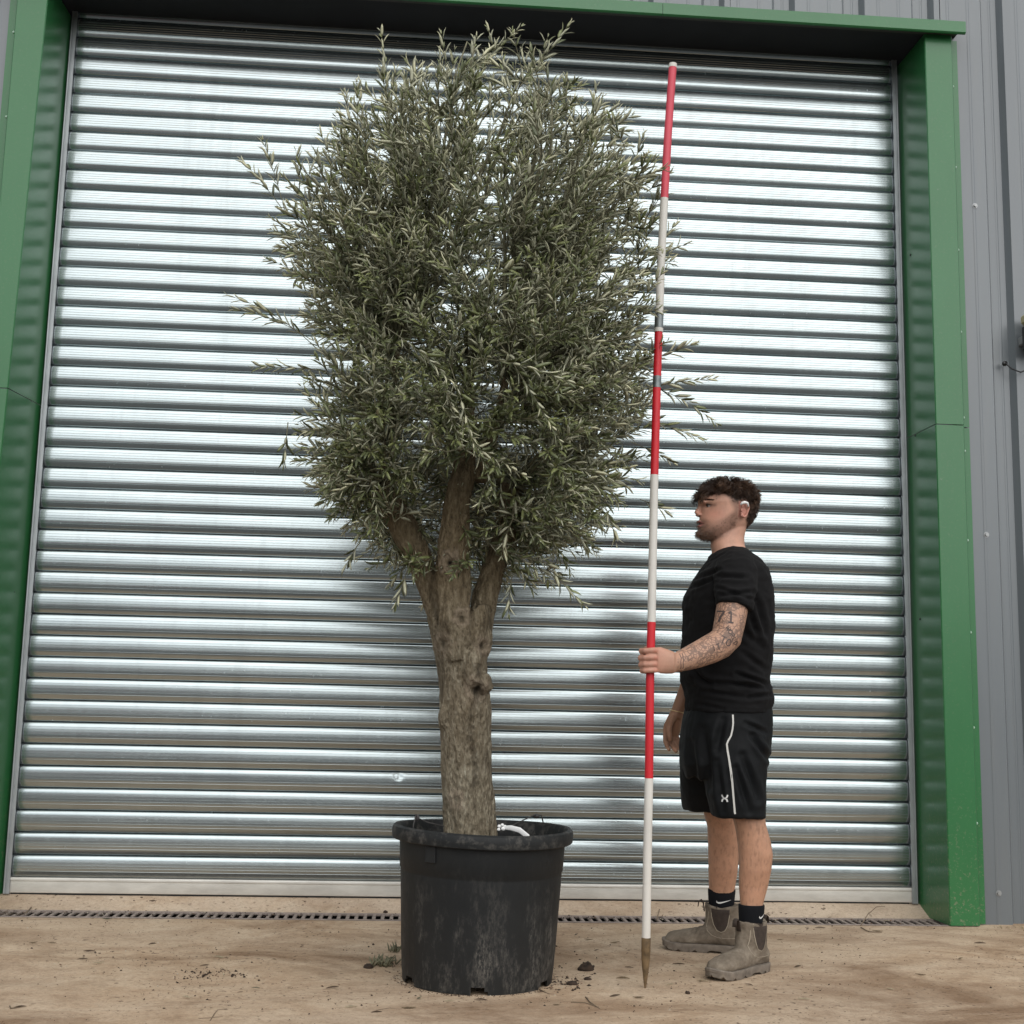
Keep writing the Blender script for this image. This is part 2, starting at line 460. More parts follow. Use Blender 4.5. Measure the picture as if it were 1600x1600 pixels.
MAT['sock'] = fabric('black_sock_knit', (0.0085, 0.009, 0.011), 0.5, 300)
MAT['piping'] = plain('pale_grey_piping', (0.55, 0.54, 0.50), 0.7)
MAT['logo'] = plain('pale_print', (0.62, 0.62, 0.60), 0.6)
MAT['ink'] = plain('tattoo_ink', (0.070, 0.048, 0.042), 0.6)
t = NT('hair_strands')
hn = t.n('ShaderNodeAttribute', attribute_name='tone')
t.set(Base_Color=t.ramp(hn.outputs['Fac'], [(0.0, (0.022, 0.013, 0.009)), (0.5, (0.075, 0.042, 0.026)), (1.0, (0.200, 0.115, 0.068))]), Roughness=0.42, Specular_IOR_Level=0.4)
MAT['hair'] = t.m
t = NT('dusty_nubuck')
d1 = t.noise(18.0, 6, 0.65); d2 = t.noise(120.0, 4, 0.7)
c = t.ramp(d1, [(0.3, (0.118, 0.094, 0.070)), (0.55, (0.205, 0.170, 0.130)), (0.75, (0.290, 0.248, 0.192))])
c = t.mix(0.35, c, t.ramp(d2, [(0.3, 0.5), (0.7, 1.0)]), 'MULTIPLY')
t.set(Base_Color=c, Roughness=0.9, Specular_IOR_Level=0.2, Normal=t.bump(d2, 0.35, 0.003))
MAT['boot'] = t.m
MAT['sole'] = plain('dusty_rubber_sole', (0.165, 0.138, 0.110), 0.85, 0, 0.3, 40)
MAT['elastic'] = plain('dark_brown_elastic', (0.042, 0.030, 0.023), 0.9, 0, 0.25, 60)
MAT['stitch'] = plain('tan_stitching', (0.33, 0.28, 0.21), 0.8)
MAT['gold'] = plain('gold_bracelet', (0.75, 0.58, 0.32), 0.3, 0.8)
MAT['whiteplastic'] = plain('white_plastic', (0.80, 0.80, 0.78), 0.35)
MAT['blackplastic'] = plain('black_plastic', (0.012, 0.012, 0.013), 0.4)
MAT['lens'] = plain('yellowed_lens', (0.42, 0.38, 0.20), 0.3)
MAT['eye'] = plain('eye_white', (0.34, 0.29, 0.27), 0.25, 0, 0.05)
MAT['iris'] = plain('dark_iris', (0.012, 0.009, 0.007), 0.15)
MAT['wire'] = plain('dark_wire', (0.035, 0.032, 0.03), 0.6)
MAT['dryg'] = plain('dry_grass', (0.33, 0.27, 0.16), 0.85, 0, 0.3)
MAT['greeng'] = plain('grey_green_blade', (0.15, 0.145, 0.088), 0.7, 0, 0.3)

# ------------------------------------------------------------------ setting: ground, sill, drain
def ground():
    xs = sorted(set(np.round(np.concatenate([np.linspace(-60, -1.2, 14), np.linspace(-1.0, 5.6, 180), np.linspace(6, 60, 14)]), 4)))
    ys = sorted(set(np.round(np.concatenate([np.linspace(-90, -3.4, 16), np.linspace(-3.2, -0.64, 90)]), 4)))
    v = []; f = []
    for y in ys:
        for x in xs:
            z = 0.0
            if -1.1 < x < 5.7 and -3.3 < y < -0.7:
                fade = min(1, (-0.68 - y) / 0.25, (y + 3.3) / 0.3)
                for fx, fy in ((2.05, -1.78), (2.92, -1.7), (2.88, -1.24)):
                    fade *= min(1.0, max(0.0, (math.hypot(x-fx, y-fy) - 0.22) / 0.2))
                z = max(0, fade) * (noise.fractal(Vector((x*2.2, y*3.0, 1.3)), 0.9, 2.1, 4) * 0.006 + noise.noise(Vector((x*14, y*20, 3))) * 0.0015) - 0.0
            v.append((x, y, z))
    nx = len(xs)
    for j in range(len(ys)-1):
        for i in range(nx-1):
            f.append((j*nx+i, j*nx+i+1, (j+1)*nx+i+1, (j+1)*nx+i))
    b = MB(); b.add(v, f)
    # strips on both ends of the drain and under the building
    b.add([(-60,-0.64,0),(0.06,-0.64,0),(0.06,-0.46,0),(-60,-0.46,0)], [(0,1,2,3)])
    b.add([(4.20,-0.64,0),(60,-0.64,0),(60,-0.46,0),(4.20,-0.46,0)], [(0,1,2,3)])
    tag(b.build('ground', MAT['ground']), kind='structure')
    # door sill behind the drain: slightly uneven slab
    v = []; f = []
    xs = np.linspace(-60, 60, 5).tolist(); xs = sorted(set(xs + np.linspace(-0.3, 4.7, 70).round(3).tolist())); ys = np.concatenate([np.linspace(-0.46, -0.30, 12), [0.0, 0.8]])
    for y in ys:
        for x in xs:
            v.append((x, y, 0.047*min(1, max(0, (y+.455)/.115)) + (0.003*noise.noise(Vector((x*3, y*5, 7))) if -0.4 < x < 4.8 else 0)))
    nx = len(xs)
    for j in range(len(ys)-1):
        for i in range(nx-1): f.append((j*nx+i, j*nx+i+1, (j+1)*nx+i+1, (j+1)*nx+i))
    b = MB(); b.add(v, f)
    tag(b.build('pavement', MAT['sill']), kind='structure')
    # drain
    d = thing('drain_channel', 'narrow iron slotted drain grating across the foot of the shutter', 'drain', (2.1, -0.55, 0))
    b = MB()
    b.box(0.06, 4.20, -0.64, -0.46, -0.14, -0.12)
    b.box(0.06, 4.20, -0.642, -0.636, -0.12, 0.0); b.box(0.06, 4.20, -0.464, -0.458, -0.12, 0.0)
    b.box(0.056, 0.062, -0.636, -0.464, -0.12, 0.0); b.box(4.198, 4.204, -0.636, -0.464, -0.12, 0.0)
    reparent(b.build('channel', MAT['pit'], smooth=False), d)
    b = MB()
    b.bbox(0.062, 4.198, -0.636, -0.622, -0.008, 0.003, 0.002); b.bbox(0.062, 4.198, -0.482, -0.464, -0.008, 0.003, 0.002)
    reparent(b.build('grating_frame', MAT['grate'], smooth=False), d)
    b = MB(); b.bbox(-0.0075, 0.0075, -0.0695, 0.0695, -0.010, 0.0, 0.002)
    me = b.mesh('grating_bar', False); me.materials.append(MAT['grate'])
    nb = 112
    for k in range(nb):
        o = bpy.data.objects.new('grating_bar', me); COL.objects.link(o)
        o.location = (0.085 + (4.175-0.085)*k/(nb-1), -0.552, 0.001 + random.uniform(-0.002, 0.001))
        reparent(o, d)
ground()

# unseen yard opposite, added for the shiny shutter to mirror: dark tarmac, low warehouse
def opposite():
    b = MB(); b.add([(-60,-90,0.012),(60,-90,0.012),(60,-2.55,0.012),(-60,-2.55,0.012)], [(0,1,2,3)])  # dark sheet starting just out of view, added to darken the mirrored ground
    t = NT('added_tarmac'); f = t.noise(0.6, 5, 0.6, world=True); g = t.noise(60, 3, 0.7, world=True)
    t.set(Base_Color=t.mix(0.4, t.ramp(f, [(0.3, (0.050, 0.051, 0.050)), (0.7, (0.085, 0.084, 0.080))]), t.ramp(g, [(0.3, 0.5), (0.7, 1.0)]), 'MULTIPLY'), Roughness=0.9)
    tag(b.build('road', t.m), kind='structure')
    h = thing('added_warehouse', 'unseen low dark warehouse added across the yard for the shutter to mirror', 'building', (2, -32, 0))
    wm = plain('dull_brown_cladding', (0.075, 0.078, 0.078), 0.7, 0, 0.2, 0.8); rm = plain('dark_roof_sheet', (0.10, 0.105, 0.11), 0.7)
    b = MB(); b.box(-58, 58, -44, -32, 0.02, 2.6); reparent(b.build('wall', wm, smooth=False), h)
    b = MB(); b.loft([[(x, -31.6, 2.6), (x, -31.6, 2.75), (x, -38, 3.5), (x, -44.4, 2.75), (x, -44.4, 2.6)] for x in (-58.5, 58.5)]); reparent(b.build('roof', rm, smooth=False), h)
    dm = [plain('door_red', (0.30, 0.035, 0.03), 0.5), plain('door_grey', (0.16, 0.17, 0.18), 0.5)]
    for k, x in enumerate((-34, -22, -9, 13, 26, 38)):
        b = MB(); b.bbox(x, x+4.5, -32.06, -31.98, 0.02, 2.3, 0.02); reparent(b.build('door', dm[0 if k == 2 else 1], smooth=False), h)
opposite()

# ------------------------------------------------------------------ roller shutter
def shutter():
    SHY_ = -0.342
    r = thing('roller_shutter', 'wide closed roller shutter of shiny ribbed galvanised slats', 'roller shutter', (0, 0, 0))
    # profile of one slat over its 0.1 m pitch: (z, out)
    prof = [(0.000, -0.004), (0.0015, 0.002), (0.0035, 0.0085)]
    TU = [.05, .12, .22, .30, .38, .45, .60, .75, .86, .91]; TN_ = [-23, -19.5, -14, -8.5, -3, -.6, 1.4, 4.4, 9, 18]
    ug = np.linspace(.05, .91, 120); dy = np.tan(np.radians(np.interp(ug, TU, TN_)))*(ug[1]-ug[0])*0.1
    og = 0.0105 + np.concatenate([[0], np.cumsum(-dy)[:-1]])
    def bulge(z): return float(np.interp(z/0.1, ug, og))
    for z in np.linspace(0.0055, 0.0905, 30): prof.append((float(z), bulge(z)))
    prof += [(0.0925, bulge(0.0905)-0.0012), (0.0955, bulge(0.0905)-0.0042), (0.0975, 0.001), (0.1, -0.004)]
    # rolled-in ribs
    out = []
    ribs = [0.027, 0.041, 0.053, 0.065, 0.077]
    zs = [p[0] for p in prof]; os_ = [p[1] for p in prof]
    zz = sorted(set(zs + [q + e for q in ribs for e in (-0.0016, -0.0006, 0.0006, 0.0016)]))
    for z in zz:
        o = float(np.interp(z, zs, os_))
        for q in ribs:
            if abs(z - q) < 0.001: o += 0.0010
        out.append((z, o))
    xs = np.concatenate([[0, 0.012, 0.05], np.linspace(0.15, 4.06, 30), [4.166, 4.204, 4.216]])
    dent_x = (float(W(623, 1212, SHY_)[0]) - .0958)/.947; dent_z = (float(W(623, 1212, SHY_)[2]) - .0472)/.947
    dent_n = int((dent_z - .076)/.1); dent_l = dent_z - .076 - .1*dent_n
    def slat(k, dent=False):
        rr = random.Random(k)
        xs_ = xs if not dent else np.array(sorted(set(xs.tolist() + np.linspace(dent_x-.06, dent_x+.06, 25).tolist())))
        b = MB(); rings = []
        ph = [rr.uniform(0, 6) for _ in range(3)]
        for i, x in enumerate(xs_):
            wob = 0.0007*math.sin(x*1.7+ph[0]) + 0.0004*math.sin(x*4.1+ph[1])
            tw = 0.0008*math.sin(x*1.1+ph[2])
            ends = -0.004 if i in (0, len(xs_)-1) else 0
            dn = (lambda z: .0042*math.exp(-((x-dent_x)/.016)**2 - ((z-dent_l)/.016)**2)) if dent else (lambda z: 0)
            rings.append([(x, -(o + wob + tw*(z-0.05)/0.05 + ends - dn(z)), z) for z, o in out] + [(x, 0.012, 0.1), (x, 0.012, 0.0)])
        b.loft(rings)
        return b
    meshes = []
    for k in range(6):
        me = slat(k).mesh('slat'); me.set_sharp_from_angle(angle=math.radians(24)); me.materials.append(MAT['steel']); meshes.append(me)
    rr = random.Random(3)
    dm_ = slat(9, True).mesh('slat'); dm_.set_sharp_from_angle(angle=math.radians(24)); dm_.materials.append(MAT['steel'])
    for n in range(43):
        o = bpy.data.objects.new('slat', dm_ if n == dent_n else meshes[rr.randrange(6)]); COL.objects.link(o)
        o.location = (0, rr.uniform(-0.0006, 0.0006), 0.076 + 0.1*n)
        o.rotation_euler = (rr.uniform(-0.006, 0.006), 0, rr.uniform(-0.00025, 0.00025))
        reparent(o, r)
    b = MB()
    P = [(-0.008, 0.006), (-0.016, 0.008), (-0.018, 0.013), (-0.018, 0.058), (-0.020, 0.060), (-0.0215, 0.0625), (-0.0215, 0.069), (-0.018, 0.074), (-0.004, 0.0755), (0.012, 0.0755), (0.012, 0.006)]
    b.loft([[(x, y, z) for y, z in P] for x in (0.003, 1.2, 3.0, 4.213)])
    reparent(b.build('bottom_bar', MAT['bar'], sharp=25), r)
    b = MB(); b.box(0.01, 4.2, -0.008, 0.012, -0.002, 0.0055)  # black strip standing in for the dark gap under the bar
    reparent(b.build('dark_gap_strip', MAT['blackplastic'], smooth=False), r)
    for sx, x0 in ((-1, 0.0), (1, 4.216)):
        b = MB()
        # U channel with a rolled front lip, wrapped round the slat ends
        pr = [(0.008, -0.030), (-0.004, -0.030), (-0.006, -0.027), (-0.009, -0.027), (-0.011, -0.031), (-0.018, -0.031), (-0.021, -0.026), (-0.021, 0.05), (-0.016, 0.05), (-0.016, -0.020), (0.008, -0.0225)]
        pr = [(x0 - sx*0 + (a if sx < 0 else -a), y) for a, y in pr]
        if sx > 0: pr = pr[::-1]
        b.loft([[(x, y, z) for x, y in pr] for z in (0.004, 2.0, 4.36)])
        reparent(b.build('guide_rail', MAT['guide'], sharp=30), r)
    return r
SHK, SHX, SHY, SHZ = 0.947, 0.0958, -0.3272, 0.0472      # its size (slat pitch 94.7 mm), left edge, plane and threshold height
_sh = shutter()
_sh.location = (SHX, SHY, SHZ); _sh.scale = (SHK, SHK, SHK)

# ------------------------------------------------------------------ green door surround
def surround():
    d = thing('door_surround', 'green coated steel jambs and lintel framing the shutter', 'door frame', (2.108, -0.65, 0))
    YF = -0.65
    def jamb(side):
        # x of the front inner corner, drawn from the guide rail with a slight splay
        s = 1 if side > 0 else -1
        for (z0, z1, nm) in ((0.004, 2.198, 0), (2.202, 4.10, 1)):
            b = MB()
            def ring(z):
                if s > 0:
                    xi = 4.128; xo = 4.262; bx = 4.117
                    pts = [(bx, -0.29), (bx-0.0, -0.32), (xi, YF+0.004), (xi+0.004, YF), (xo-0.004, YF), (xo, YF+0.004), (xo, -0.603), (xo+0.045, -0.601), (xo+0.045, -0.597), (xo+0.0, -0.594), (xo-0.008, -0.594), (xo-0.008, YF+0.010), (xi+0.010, YF+0.010), (bx+0.008, -0.29)]
                else:
                    xi = -0.020 + 0.0185*z; xo = -0.082; bx = 0.073
                    pts = [(bx, -0.29), (bx, -0.32), (xi, YF+0.004), (xi-0.004, YF), (xo+0.004, YF), (xo, YF+0.004), (xo, -0.603), (xo-0.045, -0.601), (xo-0.045, -0.597), (xo, -0.594), (xo+0.008, -0.594), (xo+0.008, YF+0.010), (xi-0.010, YF+0.010), (bx-0.008, -0.29)][::-1]
                e = 0.0015 if nm else 0
                return [(x, y - e, z) for x, y in pts]
            b.loft([ring(z) for z in np.linspace(z0, z1, 8)])
            reparent(b.build('jamb_panel', MAT['green'], sharp=25), d)
    jamb(1); jamb(-1)
    # lintel fascia, its lip and the dark soffit above the opening
    b = MB()
    P = [(-0.705, 4.090), (-0.705, 4.143), (-0.700, 4.147), (-0.60, 4.165), (-0.60, 4.158), (-0.694, 4.139), (-0.697, 4.136), (-0.697, 4.092), (-0.690, 4.084), (-0.699, 4.084)]
    for x0, x1 in ((-0.115, 2.856), (2.858, 4.308)):
        b = MB()
        b.loft([[(x, y, z) for y, z in P] for x in (x0, (x0+x1)/2, x1)][::1])
        reparent(b.build('lintel_fascia', MAT['green'], sharp=25), d)
    b = MB(); b.bbox(-0.10, 4.28, -0.693, -0.641, 4.100, 4.127, 0.004)
    reparent(b.build('lintel_return', plain('brown_painted_return', (0.045, 0.042, 0.038), 0.6), smooth=False), d)
    b = MB(); b.box(-0.16, 4.30, -0.638, -0.20, 4.122, 4.15)
    reparent(b.build('soffit', MAT['soffit'], smooth=False), d)
    # screws
    def head(mat):
        b = MB(); b.loft([ell((0, 0, 0), 0.0065, 0.0065, 10, u=(1,0,0), v=(0,0,1)), ell((0, -0.004, 0), 0.0062, 0.0062, 10, u=(1,0,0), v=(0,0,1)), ell((0, -0.0065, 0), 0.0035, 0.0035, 10, u=(1,0,0), v=(0,0,1))])
        me = b.mesh('screw'); me.materials.append(mat); return me
    me = head(MAT['screw_green'])
    zs = [3.864, 3.457, 3.049, 2.652, 2.246, 2.09, 1.678, 1.263, 0.843, 0.43]
    for z in zs:
        for x in (4.279, -0.099):
            o = bpy.data.objects.new('screw', me); COL.objects.link(o); o.location = (x, -0.603, z); reparent(o, d)
    me2 = head(MAT['screw_dark'])
    for z, pl_, pr_ in ((3.166, (80, 335), (1417, 398)), (2.247, (58, 628), (1422, 680)), (1.353, (30, 925), (1431, 967))):
        for s in (1, -1):
            rp = pr_ if s > 0 else pl_
            o = bpy.data.objects.new('rivet', me2); COL.objects.link(o)
            if s > 0: o.location = (float(W(*rp, -0.43)[0]) - 0.001, -0.43, float(W(*rp, -0.43)[2])); o.location.x = 4.123; o.rotation_euler = (0, 0, -PI/2)
            else: o.location = (0.049 + (.005 if z > 2.5 else (-.006 if z < 2 else 0)), -0.43, float(W(*rp, -0.43)[2])); o.rotation_euler = (0, 0, PI/2 - 0.12)
            reparent(o, d)
surround()

# ------------------------------------------------------------------ warehouse wall: profiled cladding
def cladding():
    w = thing('warehouse_wall', 'grey ribbed metal cladding around the green door frame', 'wall', (2.1, -0.58, 0))
    per = 0.3425; x0 = 4.185
    def prof(xa, xb):
        # pan (recessed) then a raised crown; stiffening lines in each
        pts = []
        k0 = int(math.floor((xa - x0) / per)) - 1
        k1 = int(math.ceil((xb - x0) / per)) + 1
        for k in range(k0, k1):
            b = x0 + k*per
            pts += [(b, 0.0), (b+0.020, -0.032), (b+0.078, -0.032), (b+0.082, -0.0338), (b+0.090, -0.0338), (b+0.094, -0.032),
                    (b+0.178, -0.032), (b+0.182, -0.0338), (b+0.190, -0.0338), (b+0.194, -0.032), (b+0.250, -0.032), (b+0.270, 0.0),
                    (b+0.302, 0.0), (b+0.306, -0.0016), (b+0.312, -0.0016), (b+0.316, 0.0)]
        pts = sorted(pts)
        xs = [p[0] for p in pts]; ys = [p[1] for p in pts]
        xin = [xa] + [x for x in xs if xa < x < xb] + [xb]
        return [(x, -0.555 + float(np.interp(x, xs, ys))) for x in xin]
    def panel(xa, xb, z0, z1):
        p = prof(xa, xb); b = MB()
        front = [(x, y) for x, y in p]; back = [(xb, -0.54), (xa, -0.54)]
        ring = front + back
        b.loft([[(x, y, z) for x, y in ring] for z in (z0, (z0*2+z1)/3, z1)])
        reparent(b.build('cladding_panel', MAT['clad'], smooth=False), w)
    W1 = 3*per
    e = 4.236
    panel(e, x0 + W1 - 0.002, 0.0, 6.2)
    for k in range(1, 4): panel(x0 + k*W1, x0 + (k+1)*W1 - 0.002, 0.0, 6.2)
    xa = e - 0.002
    while xa > -0.05:
        xb = xa; xa = max(xb - W1, -0.056)
        if xb - xa > 0.03: panel(xa, xb - 0.002, 4.135, 6.2)
    for k in range(3): panel(-0.058 - (k+1)*W1, -0.060 - k*W1, 0.0, 6.2)
    b = MB()
    b.loft([ell((0, 0.0, 0), 0.013, 0.013, 12, u=(1,0,0), v=(0,0,1)), ell((0, -0.003, 0), 0.013, 0.013, 12, u=(1,0,0), v=(0,0,1)), ell((0, -0.0035, 0), 0.008, 0.008, 6, u=(1,0,0), v=(0,0,1)) * 2, ell((0, -0.010, 0), 0.008, 0.008, 6, u=(1,0,0), v=(0,0,1)) * 2][:2])
    b.loft([ell((0, -0.003, 0), 0.0085, 0.0085, 6, u=(1,0,0), v=(0,0,1)), ell((0, -0.010, 0), 0.008, 0.008, 6, u=(1,0,0), v=(0,0,1))])
    me = b.mesh('wall_screw', False); me.materials.append(MAT['screw'])
    for x in (4.376, 4.376 + per, -0.058-0.1):
        for z in (0.133, 1.709, 3.278, 4.85):
            o = bpy.data.objects.new('wall_screw', me); COL.objects.link(o); o.location = (x, -0.587, z); reparent(o, w)
    # building volume behind, so that the wall is a wall
    b = MB(); b.box(-3.1, -0.2, -0.538, 0.2, 0.05, 6.2); b.box(4.4, 8.2, -0.538, 0.2, 0.05, 6.2); b.box(-0.2, 4.4, -0.538, 0.2, 4.40, 6.2)
    reparent(b.build('liner', plain('grey_liner', (0.2, 0.21, 0.215), 0.6), smooth=False), w)
    # small outdoor light with its cable
    l = thing('security_light', 'small black floodlight on the grey cladding at right edge', 'floodlight', (4.60, -0.6, 2.62))
    b = MB(); b.bbox(4.548, 4.70, -0.690, -0.650, 2.560, 2.675, 0.006)
    reparent(b.build('housing', MAT['blackplastic'], smooth=False), l)
    b = MB(); b.bbox(4.560, 4.69, -0.652, -0.588, 2.60, 2.64, 0.004); b.bbox(4.552, 4.70, -0.700, -0.688, 2.662, 2.682, 0.003)
    reparent(b.build('bracket', MAT['screw'], smooth=False), l)
    b = MB(); b.bbox(4.552, 4.69, -0.685, -0.63, 2.683, 2.735, 0.012)
    reparent(b.build('sensor_lens', MAT['lens'], smooth=False), l)
    b = MB()
    A = Vector((4.493, -0.588, 2.515)); B = Vector((4.60, -0.64, 2.56))
    pts = [A + Vector((0, 0.01, 0)), A + Vector((0, -0.012, -0.004)), A + Vector((0.022, -0.022, -0.030)), A + Vector((0.06, -0.03, -0.047)), A + Vector((0.10, -0.04, -0.03)), B]
    b.tube(pts, 0.0035, 8); b.tube([A + Vector((0, 0.004, 0)), A + Vector((0, -0.005, 0))], 0.012, 12)
    reparent(b.build('cable', MAT['blackplastic']), l)
cladding()

# ------------------------------------------------------------------ ranging pole
YP = -1.907
POLE_PX = [(1008,1545),(1009.5,1470),(1011.5,1340),(1014,1216),(1016,1040),(1018,972),(1020,860),(1022.5,742),(1025.5,630),(1029,518),(1033,410),(1038,310),(1044,205),(1051.5,100)]
def pole_at(py):
    px = np.interp(-py, [-q[1] for q in POLE_PX], [q[0] for q in POLE_PX])
    return Vector(W(float(px), py, YP))
def pole():
    r = thing('ranging_pole', 'tall red and white banded measuring pole held upright by the man', 'measuring pole', tuple(pole_at(1545)))
    R0 = 0.0142
    def seg(a, b, mat, name, rad=R0, n=9, label=None):
        pts = [pole_at(q) for q in np.linspace(a, b, n)]
        mb = MB(); mb.tube(pts, [rad + random.uniform(-1, 1)*0.00015 for _ in pts], 18, up=(1, 0, 0))
        o = reparent(mb.build(name, mat, sharp=50), r)
        if label: tag(o, label)
        return o
    seg(1471, 1216, MAT['white'], 'white_band'); seg(1216, 972, MAT['red'], 'red_band'); seg(972, 742, MAT['white'], 'white_band')
    seg(742, 518, MAT['red'], 'red_band'); seg(513, 310, MAT['white'], 'white_band')
    seg(310, 106, MAT['red_faded'], 'red_band', label='faded topmost red band'); seg(106, 100, MAT['white'], 'cap', R0*1.04, 3)
    seg(513, 490, MAT['joint'], 'joint_sleeve', R0*1.08, 3); seg(519, 513, MAT['white'], 'joint_ring', R0*1.10, 3)
    seg(606, 588, MAT['joint'], 'grey_tape', R0*1.04, 3)
    b = MB()
    ps = [(1545, 0.0022), (1540, 0.004), (1512, 0.0115), (1496, 0.0145), (1488, 0.0146), (1487, 0.0152), (1466, 0.0152), (1465, 0.0145)]
    b.tube([pole_at(p) for p, _ in ps], [q for _, q in ps], 16, up=(1, 0, 0))
    reparent(b.build('pointed_shoe', MAT['spike'], sharp=40), r)
pole()

# ------------------------------------------------------------------ plant pot
PC = Vector((2.045, -1.775, 0.0))
def pot():
    r = thing('plant_pot', 'large scuffed black plastic pot holding the olive tree', 'plant pot', tuple(PC))
    H = 0.492
    outer = [(0.246, 0.0), (0.2475, 0.012), (0.2485, 0.024), (0.250, 0.036), (0.256, 0.12), (0.2615, 0.22), (0.2665, 0.31), (0.268, 0.345), (0.268, 0.352), (0.2715, 0.358), (0.2745, 0.42), (0.2765, 0.447), (0.285, 0.449), (0.2965, 0.446), (0.3005, 0.449), (0.3025, 0.462), (0.3025, 0.476), (0.2995, 0.487), (0.2925, 0.4925), (0.2845, 0.4905), (0.280, 0.483), (0.2775, 0.47)]
    inner = [(0.271, 0.445), (0.262, 0.30), (0.246, 0.036), (0.2445, 0.024), (0.2435, 0.012), (0.242, 0.0)]
    n = 144
    b = MB()
    prof = outer + inner
    v = []
    for rr, z in prof:
        for k in range(n):
            a = 2*PI*k/n
            q = 1 + 0.006*math.sin(2*a + 0.6) * (z/H) + 0.002*math.sin(5*a+1)*(z/H)
            # faint moulded vertical flutes in the lower wall
            fl = -0.0011 if (z < 0.34 and k % 12 in (0,)) else 0
            v.append(((rr*q+fl)*math.cos(a), (rr*q+fl)*math.sin(a), z + 0.003*math.sin(a*2+1)*(z/H)))
    f = []
    holes = []
    for c0 in (-92, -154, -33, 25, 88, 150, 205):
        c = (c0 % 360) / 360 * n
        holes.append(c)
    np_ = len(prof)
    for i in range(np_ - 1):
        z0, z1 = prof[i][1], prof[i+1][1]
        low = max(z0, z1) <= 0.0245
        for k in range(n):
            if low and any(abs((k + 0.5 - c + n/2) % n - n/2) < 1.7*(1.0 if max(z0, z1) > 0.013 else 1.25) + 0.4 for c in holes): continue
            f.append((i*n+k, i*n+(k+1) % n, (i+1)*n+(k+1) % n, (i+1)*n+k))
    b.add(v, f)
    # lower rim of the wall and a floor plate
    f = [((np_-1)*n+k, (np_-1)*n+(k+1) % n, (k+1) % n, k) for k in range(n) if not any(abs((k+0.5-c+n/2) % n - n/2) < 2.5 for c in holes)]
    b.f.extend(f); b.mi.extend([0]*len(f))
    b.loft([ell((0, 0, z), 0.2445, 0.2445, 48) for z in (0.030, 0.034)])
    o = b.build('pot_body', MAT['pot'], sharp=35); reparent(o, r); o.location = PC; o.matrix_parent_inverse = Matrix.Translation(PC).inverted()
    o.rotation_euler = (0.0, math.radians(0.9), 0)
    # lifting lugs moulded under the rim
    for a in (math.radians(-128), math.radians(-38)):
        b = MB(); b.bbox(-0.02, 0.02, -0.004, 0.004, 0.395, 0.448, 0.002)
        o = b.build('moulded_lug', MAT['pot'], smooth=False); reparent(o, r)
        o.location = PC + Vector((0.2735*math.cos(a), 0.2735*math.sin(a), 0)); o.rotation_euler = (0, 0, a + PI/2)
    # soil
    b = MB(); v = [(0, 0, 0.43)]; f = []
    for j, rr in enumerate(np.linspace(0.02, 0.268, 14)):
        for k in range(48):
            a = 2*PI*k/48; p = Vector((rr*math.cos(a), rr*math.sin(a), 0.425))
            p.z += 0.012*noise.noise(p*22) + 0.012*noise.noise(p*9) - 0.02*(rr/0.268)**3
            v.append(p)
    for k in range(48): f.append((0, 1+k, 1+(k+1) % 48))
    for j in range(13):
        for k in range(48): f.append((1+j*48+k, 1+(j+1)*48+k, 1+(j+1)*48+(k+1) % 48, 1+j*48+(k+1) % 48))
    b.add(v, f); o = b.build('potting_soil', MAT['soil']); reparent(o, r); o.location = PC; o.matrix_parent_inverse = Matrix.Translation(PC).inverted()
    # tie wires from the trunk to the rim, and the white tape
    w1 = MB(); A = Vector(W(652, 1278, PC.y - 0.12)); Bq = Vector(W(694, 1291, PC.y - 0.10))
    w1.tube([A + Vector((-0.012, -0.03, -0.055)), A + Vector((-0.012, -0.028, -0.02)), A + Vector((-0.004, -0.02, 0.012)), A, A*0.6+Bq*0.4 + Vector((0, 0, -0.004)), Bq], 0.0022, 6)
    w1.ball(A, (0.008, 0.007, 0.011), 8, 6)
    tag(w1.build('tie_wire', MAT['wire']), 'dark wire tied from trunk to the left side of the pot rim', 'wire', 'tie wires on the pot rim')
    w2 = MB(); A = Vector(W(838, 1275, PC.y + 0.19)); Bq = Vector(W(794, 1293, PC.y - 0.06))
    w2.tube([Bq, A*0.5+Bq*0.5 + Vector((0, 0, 0.004)), A + Vector((0, 0, 0.006)), A + Vector((0.02, 0.02, 0.0)), A + Vector((0.03, 0.04, -0.03))], 0.0022, 6)
    w2.ball(A, (0.013, 0.008, 0.008), 8, 6)
    tag(w2.build('tie_wire', MAT['wire']), 'dark wire tied from trunk to the back right of the pot rim', 'wire', 'tie wires on the pot rim')
    w3 = MB()
    K = Vector(W(784, 1293, PC.y - 0.09)); E = Vector(W(826, 1303, PC.y - 0.16))
    w3.tube([K, K*0.66+E*0.34 + Vector((0, 0, 0.006)), K*0.33+E*0.67 + Vector((0, 0, 0.005)), E + Vector((0, 0, -0.01))], [0.005, 0.008, 0.009, 0.008], 8, flat=0.25, up=(0, 0, 1))
    for dx, dz, rr in ((-0.008, 0.004, 0.007), (0.001, 0.009, 0.006), (0.005, -0.003, 0.008), (-0.010, -0.006, 0.006), (0.010, 0.005, 0.005)):
        w3.ball(K + Vector((dx, random.uniform(-0.006, 0.006), dz)), (rr, rr*0.7, rr*0.8), 7, 5)
    tag(w3.build('white_tape', MAT['whiteplastic'], smooth=False), 'knotted white plastic tape beside trunk inside the pot', 'tape')
pot()

